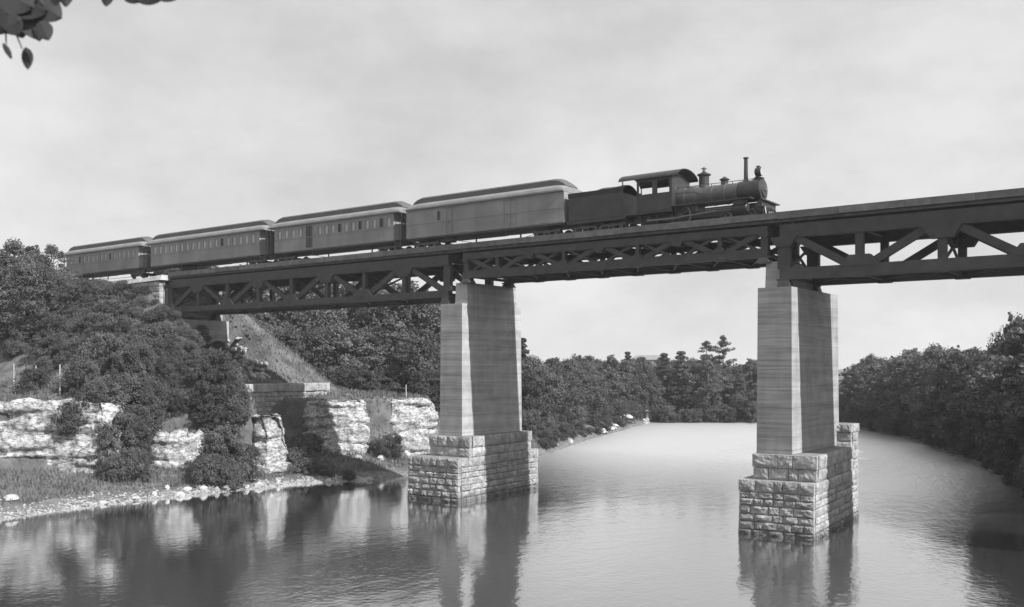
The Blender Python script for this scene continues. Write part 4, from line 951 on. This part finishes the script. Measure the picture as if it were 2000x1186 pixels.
# left bank beyond the pier
for k in range(34):
    t = k / 33; px = 1024 + 236 * t + R.uniform(-8, 8); F = 132 + 62 * t + R.uniform(0, 12)
    tree_px(px, 700 + R.uniform(-8, 26), F, 'leafy tree on the rounded bank beyond the bluff-side pier', 'trees on the bank beyond the pier', R.uniform(.95, 1.3))
for k in range(26):
    t = k / 25; px = 1022 + 230 * t + R.uniform(-8, 8); F = 122 + 64 * t + R.uniform(0, 6)
    d = at_f(px, 760, F); shrub_at(d.x, d.y, R.uniform(2.2, 4.2), 'bush at the foot of the trees on the rounded bank beyond the pier', 'bushes on the bank beyond the pier', R.uniform(.9, 1.2))
for k in range(46):
    t = R.random(); px = 1060 + 175 * t; py = 884 - 56 * t - R.uniform(3, 34) * (1 - .5 * t); h = ground_hit(px, py)
    if h: shrub_at(h[0], h[1], R.uniform(.6, 1.5), 'small scrubby shrub on the open bank beyond the pier', 'scrub on the open bank', R.uniform(1.0, 1.5))
for k in range(16):
    t = R.random(); px = 1060 + 180 * t; py = 886 - 57 * t - R.uniform(1, 10); h = ground_hit(px, py)
    if h: boulder(h[0], h[1], R.uniform(.4, .9), R.uniform(.4, .8), 'pale rock at the water along the open bank beyond the pier', 'rocks along the open bank')
tree_px(1019, 660, 140, 'dark spruce peeping out behind the bluff-side pier', None, 1.2, 's', i=0)
# far bank
for k in range(40):
    px = 1180 + 310 * R.random(); F = R.uniform(196, 232)
    tree_px(px, R.choice([704, 712, 720, 735, 700]) + R.uniform(-5, 8), F, 'leafy tree in the wood across the bend of the river', 'wood across the river bend', R.uniform(1.0, 1.4))
for k in range(34):
    px = 1255 + 240 * k / 33 + R.uniform(-4, 4); d = at_f(px, 800, R.uniform(189, 195)); 
    shrub_at(d.x, d.y, R.uniform(3.2, 6.0), 'bush overhanging the water across the bend of the river', 'bushes across the river bend', R.uniform(.8, 1.1))
for k in range(12): tree_px(1045 + 20 * k + R.uniform(-8, 8), 704 + R.uniform(-6, 5), 250 + R.uniform(0, 30), 'distant tree on the skyline behind the rounded bank', 'distant skyline trees', 1.3)
tree_px(1330, 686, 200, 'short bushy pine rising just above the far wood', None, 1.35, 's', i=0)
tree_px(1380, 664, 204, 'ragged pine with layered branches above the far wood', None, 1.15, 'p', i=0)
tree_px(1413, 653, 206, 'tallest slim pine standing above the far wood', None, .95, 'p', i=1)
tree_px(1297, 690, 205, 'pointed dark evergreen at the end of the far wood beside the roof', None, 1.3, 's', i=1)
tree_px(1226, 687, 230, 'small pointed evergreen on the skyline beside the distant roof', None, 1.2, 's', i=0)
# right bank
for k in range(62):
    t = R.random(); px = 1640 + 520 * t; sh = np.interp(px, [1640, 1750, 1850, 1920, 2000, 2070], [177, 154, 125, 108, 86, 70])
    yt = np.interp(px, [1640, 1700, 1740, 1780, 1825, 1870, 1935, 2000, 2050], [722, 700, 700, 684, 678, 684, 676, 646, 610])
    q = R.uniform(3, 22); F = sh + q; zone = 'near the water on the wooded bank past the second pier' if q < 11 else 'set back in the wood past the second pier'
    tree_px(px, yt + R.uniform(-4, 34), F, 'dark leafy tree ' + zone, 'trees ' + zone, R.uniform(.9, 1.3))
for k in range(58):
    px = 1636 + 540 * k / 57; sh = np.interp(px, [1640, 1750, 1850, 1920, 2000, 2070], [177, 154, 125, 108, 86, 70]); d = at_f(px, 800, sh + R.uniform(.5, 3.5))
    shrub_at(d.x, d.y, R.uniform(3.5, 6.5), 'dark bush overhanging the water on the wooded bank past the second pier', 'bushes on the wooded bank', R.uniform(.85, 1.15))
for (px, yt) in [(1698, 692), (1748, 694), (1782, 680), (1826, 673), (1862, 676), (1900, 676), (1928, 688), (1955, 680)]:
    sh = np.interp(px, [1640, 1750, 1850, 1920, 2000, 2070], [177, 154, 125, 108, 86, 70]); tree_px(px, yt, sh + R.uniform(8, 16), 'dark leafy tree on the wooded bank past the pier in open water', 'trees on the wooded bank past the second pier', .85)
tree_px(1986, 612, 101, 'tall ragged tree rising above the wooded bank past the second pier', None, .62, 'b', i=2)
for (x, y, h) in [(-4, 96, 15), (-5, 84, 15), (3, 80, 15), (6, 92, 17), (-6, 106, 16), (3, 108, 17), (-10, 114, 15)]:
    plant('broadleaf_tree', BROAD[R.randrange(7)], x, y, h, 10, 'dark leafy tree on the wooded bank past the pier in open water', 'tree', 'trees on the wooded bank past the second pier', 1.0)

# pale dead snag in the wood
d = at_f(1858, 745, 131); sn = empty('dead_snag', (d.x, d.y, ground_z(d.x, d.y) - .2), 'pale bare leaning snag with a broken stump against the dark wooded bank', 'dead tree')
a = at_f(1850, 790, 131); b_ = at_f(1856, 740, 131); c_ = at_f(1864, 715, 131); e_ = at_f(1874, 690, 131)
MB().tube([(d.x, d.y, ground_z(d.x, d.y) - .2), a, b_, (b_.x, b_.y, b_.z + .5)], [.22, .2, .17, .14]).build('trunk', M['post'], sn)
MB().tube([b_, c_, e_], [.09, .06, .03]).build('branch', M['post'], sn)
MB().tube([at_f(1846, 748, 131), at_f(1868, 746, 130.5)], [.12, .1]).build('branch', M['post'], sn)

# distant roof above the trees
d = at_f(1264, 700, 330); gz = ground_z(d.x, d.y); hs = empty('distant_house', (d.x, d.y, gz), 'pale low roofed house on the hill beyond the trees', 'house'); hs.rotation_euler.z = PSI
zt_ = CAMH + (719 - 703) / FPX * 330 - gz; zr_ = CAMH + (719 - 694) / FPX * 330 - gz
link('wall', MB().box((-5.6, -3.5, 0), (5.6, 3.5, zt_)).mesh('wall', M['car']), hs)
link('roof', MB().add([(-6, -4, zt_), (6, -4, zt_), (6, 4, zt_), (-6, 4, zt_), (-3.4, 0, zr_), (4.2, 0, zr_)], [(0, 1, 5, 4), (1, 2, 5), (2, 3, 4, 5), (3, 0, 4), (3, 2, 1, 0)]).mesh('roof', M['roof']), hs)
for xq in (-3.5, 0, 3.5):
    link('window', MB().box((xq - .5, -3.56, zt_ - 2), (xq + .5, -3.5, zt_ - .7)).mesh('window', M['dark']), hs)

# fences
def fence_post(px, y0_, y1_, label, group):
    h = ground_hit(px, y1_)
    if not h: return None
    F = -SN * h[0] + CS * h[1]; hh = (y1_ - y0_) / FPX * F; z = ground_z(*h)
    o = MB().tube([(0, 0, -.3), (R.uniform(-.04, .04), 0, hh)], [.085, .07], 6).build('fence_post', M['post']); o.location = (h[0], h[1], z)
    tag(o, label, 'fence post', group); return Vector((h[0], h[1], z + hh))
for px, a, b in [(27, 712, 762), (70, 715, 757), (117, 712, 772)]: fence_post(px, a, b, 'grey wooden fence post in the field above the broad cliff', 'fence posts above the cliff')
for px, a, b in [(655, 728, 748), (690, 732, 752), (725, 734, 757), (758, 738, 761), (800, 740, 760), (830, 742, 762)]: fence_post(px, a, b, 'grey wooden fence post on the grassy bluff in front of the wood', 'fence posts on the bluff')
q = fence_post(793, 752, 776, 'short thick gate post on the bluff with a rail leaning on it', None)
if q is not None:
    h = ground_hit(757, 764)
    if h: tag(MB().beam((h[0], h[1], ground_z(*h) + .35), (q.x, q.y, q.z - .35), .12, .12).build('fence_rail', M['post']), 'loose fence rail leaning against the short gate post on the bluff', 'fence rail')

# grass: blades along the banks, nobody could count them
rs = np.random.RandomState(9); n = 30000
Y = rs.uniform(26, 112, n); sh = np.interp(Y, [q[1] for q in LEFT_SHORE], [q[0] for q in LEFT_SHORE]); X = sh - 1.0 - rs.uniform(0, 1, n) ** 1.4 * 30
Z = terrain(X, Y); k = (Z > .55); X, Y, Z = X[k], Y[k], Z[k]; n = len(X)
a = rs.uniform(0, 6.3, n); hgt = rs.uniform(.18, .6, n); wd = rs.uniform(.04, .1, n); lx, ly = rs.normal(0, .14, n), rs.normal(0, .14, n)
V = np.stack([np.stack([X - np.cos(a) * wd, Y - np.sin(a) * wd, Z - .05], 1), np.stack([X + np.cos(a) * wd, Y + np.sin(a) * wd, Z - .05], 1), np.stack([X + lx, Y + ly, Z + hgt], 1)], 1)
tag(link('grass', fast_mesh('grass', V.reshape(-1, 3), np.arange(3 * n).reshape(n, 3), M['grass'])), 'short grass on the river bank and bluff', 'grass', kind='stuff')

# ------------------------------------------------------------------ branch hanging over the photographer
F0 = 2.6
ob_ = at_f(-420, -60, 2.4)
tr = empty('overhanging_tree', (ob_.x - .6, ob_.y - .3, 9.1), 'dark leaves of an overhanging branch against the sky', 'tree')
root = Vector((ob_.x - .6, ob_.y - .3, 9.1))
hub = at_f(-60, -60, F0)
MB().tube([root, root + Vector((.05, .05, 1.6)), root + Vector((.1, .1, 3.6))], [.12, .1, .05], 10).build('trunk', M['trunk'], tr)
st = root + Vector((.06, .06, 2.2))
br = MB().tube([st, (st + hub) / 2 + Vector((0, 0, .06)), hub, at_f(60, -30, F0), at_f(260, -45, F0 + .1)], [.035, .022, .014, .009, .004], 8).build('branch', M['trunk'], tr)
def leaf(px, py, L, ang, wid, tilt=0.0, dF=0.0):
    """one leaf: px, py its middle, L length in photo pixels, ang its axis (degrees, 0 = right, 90 = down)"""
    F = F0 + dF; s = F / FPX; c = at_f(px, py, F); rt = Vector((CS, SN, 0)); dn = Vector((0, 0, -1)); fw = Vector((-SN, CS, 0))
    a = math.radians(ang); ax = rt * math.cos(a) + dn * math.sin(a); sd = (rt * -math.sin(a) + dn * math.cos(a)) * math.cos(tilt) + fw * math.sin(tilt)
    b = MB(); v = []; N = 9
    for k in range(N + 1):
        t = k / N; w = wid * (math.sin(math.pi * t ** .8) ** .75) * .5 + .004
        for j, q in enumerate((-1, 0, 1)):
            v.append(c + ax * ((t - .5) * L * s) + sd * (q * w * L * s) + fw * ((.05 * L * s) * (abs(q) - .5) + .06 * L * s * math.sin(t * 3)))
    b.add(v, [(k*3+j, k*3+j+1, (k+1)*3+j+1, (k+1)*3+j) for k in range(N) for j in (0, 1)])
    b.build('leaf', M['near_leaf'], tr)
for a in [(95, 18, 62, 35, .85), (62, 48, 70, 60, .7), (35, 30, 90, 80, .9), (60, 10, 70, 20, .9), (20, 48, 50, 160, .8), (86, 60, 42, 65, .8), (52, 114, 44, 85, .55), (14, 100, 36, 62, .3), (70, 68, 30, 60, .45), (30, -5, 80, 30, .9), (95, -4, 50, 10, .9),
          (128, -6, 40, 90, .8), (208, -4, 34, 95, .75), (255, -8, 46, 30, .6), (290, -6, 60, 5, .5), (325, -7, 46, 10, .5), (22, 12, 60, 50, .9), (-12, 40, 70, 40, .8), (-30, 90, 60, 60, .7)]:
    leaf(*a, tilt=R.uniform(-.3, .3), dF=R.uniform(-.06, .06))
tw = MB()
for p0, p1 in (((30, 62), (43, 95)), ((70, 70), (78, 80)), ((20, -20), (40, 20)), ((60, -30), (85, 10)), ((120, -36), (128, -14)), ((200, -42), (208, -14)), ((250, -45), (290, -10)), ((-10, -40), (10, 40)), ((10, 30), (12, 86)), ((20, 40), (32, 66))):
    tw.tube([at_f(*p0, F0), at_f(*p1, F0)], [.003, .002], 5)
tw.build('twig', M['trunk'], tr)

# ------------------------------------------------------------------ thin haze over the valley, added also to lift the darks like film fog
hm = bpy.data.materials.new('haze'); hm.use_nodes = True; hn = hm.node_tree.nodes; hn.remove(hn['Principled BSDF'])
pv = hn.new('ShaderNodeVolumePrincipled'); pv.inputs['Color'].default_value = (.95, .95, .95, 1); pv.inputs['Density'].default_value = .00030
hm.node_tree.links.new(pv.outputs[0], hn['Material Output'].inputs['Volume'])
tag(MB().box((-1700, -500, -4), (1600, 2700, 31)).build('haze', hm), 'thin pale haze over the river valley, added also to lift the darks', 'haze', kind='stuff')
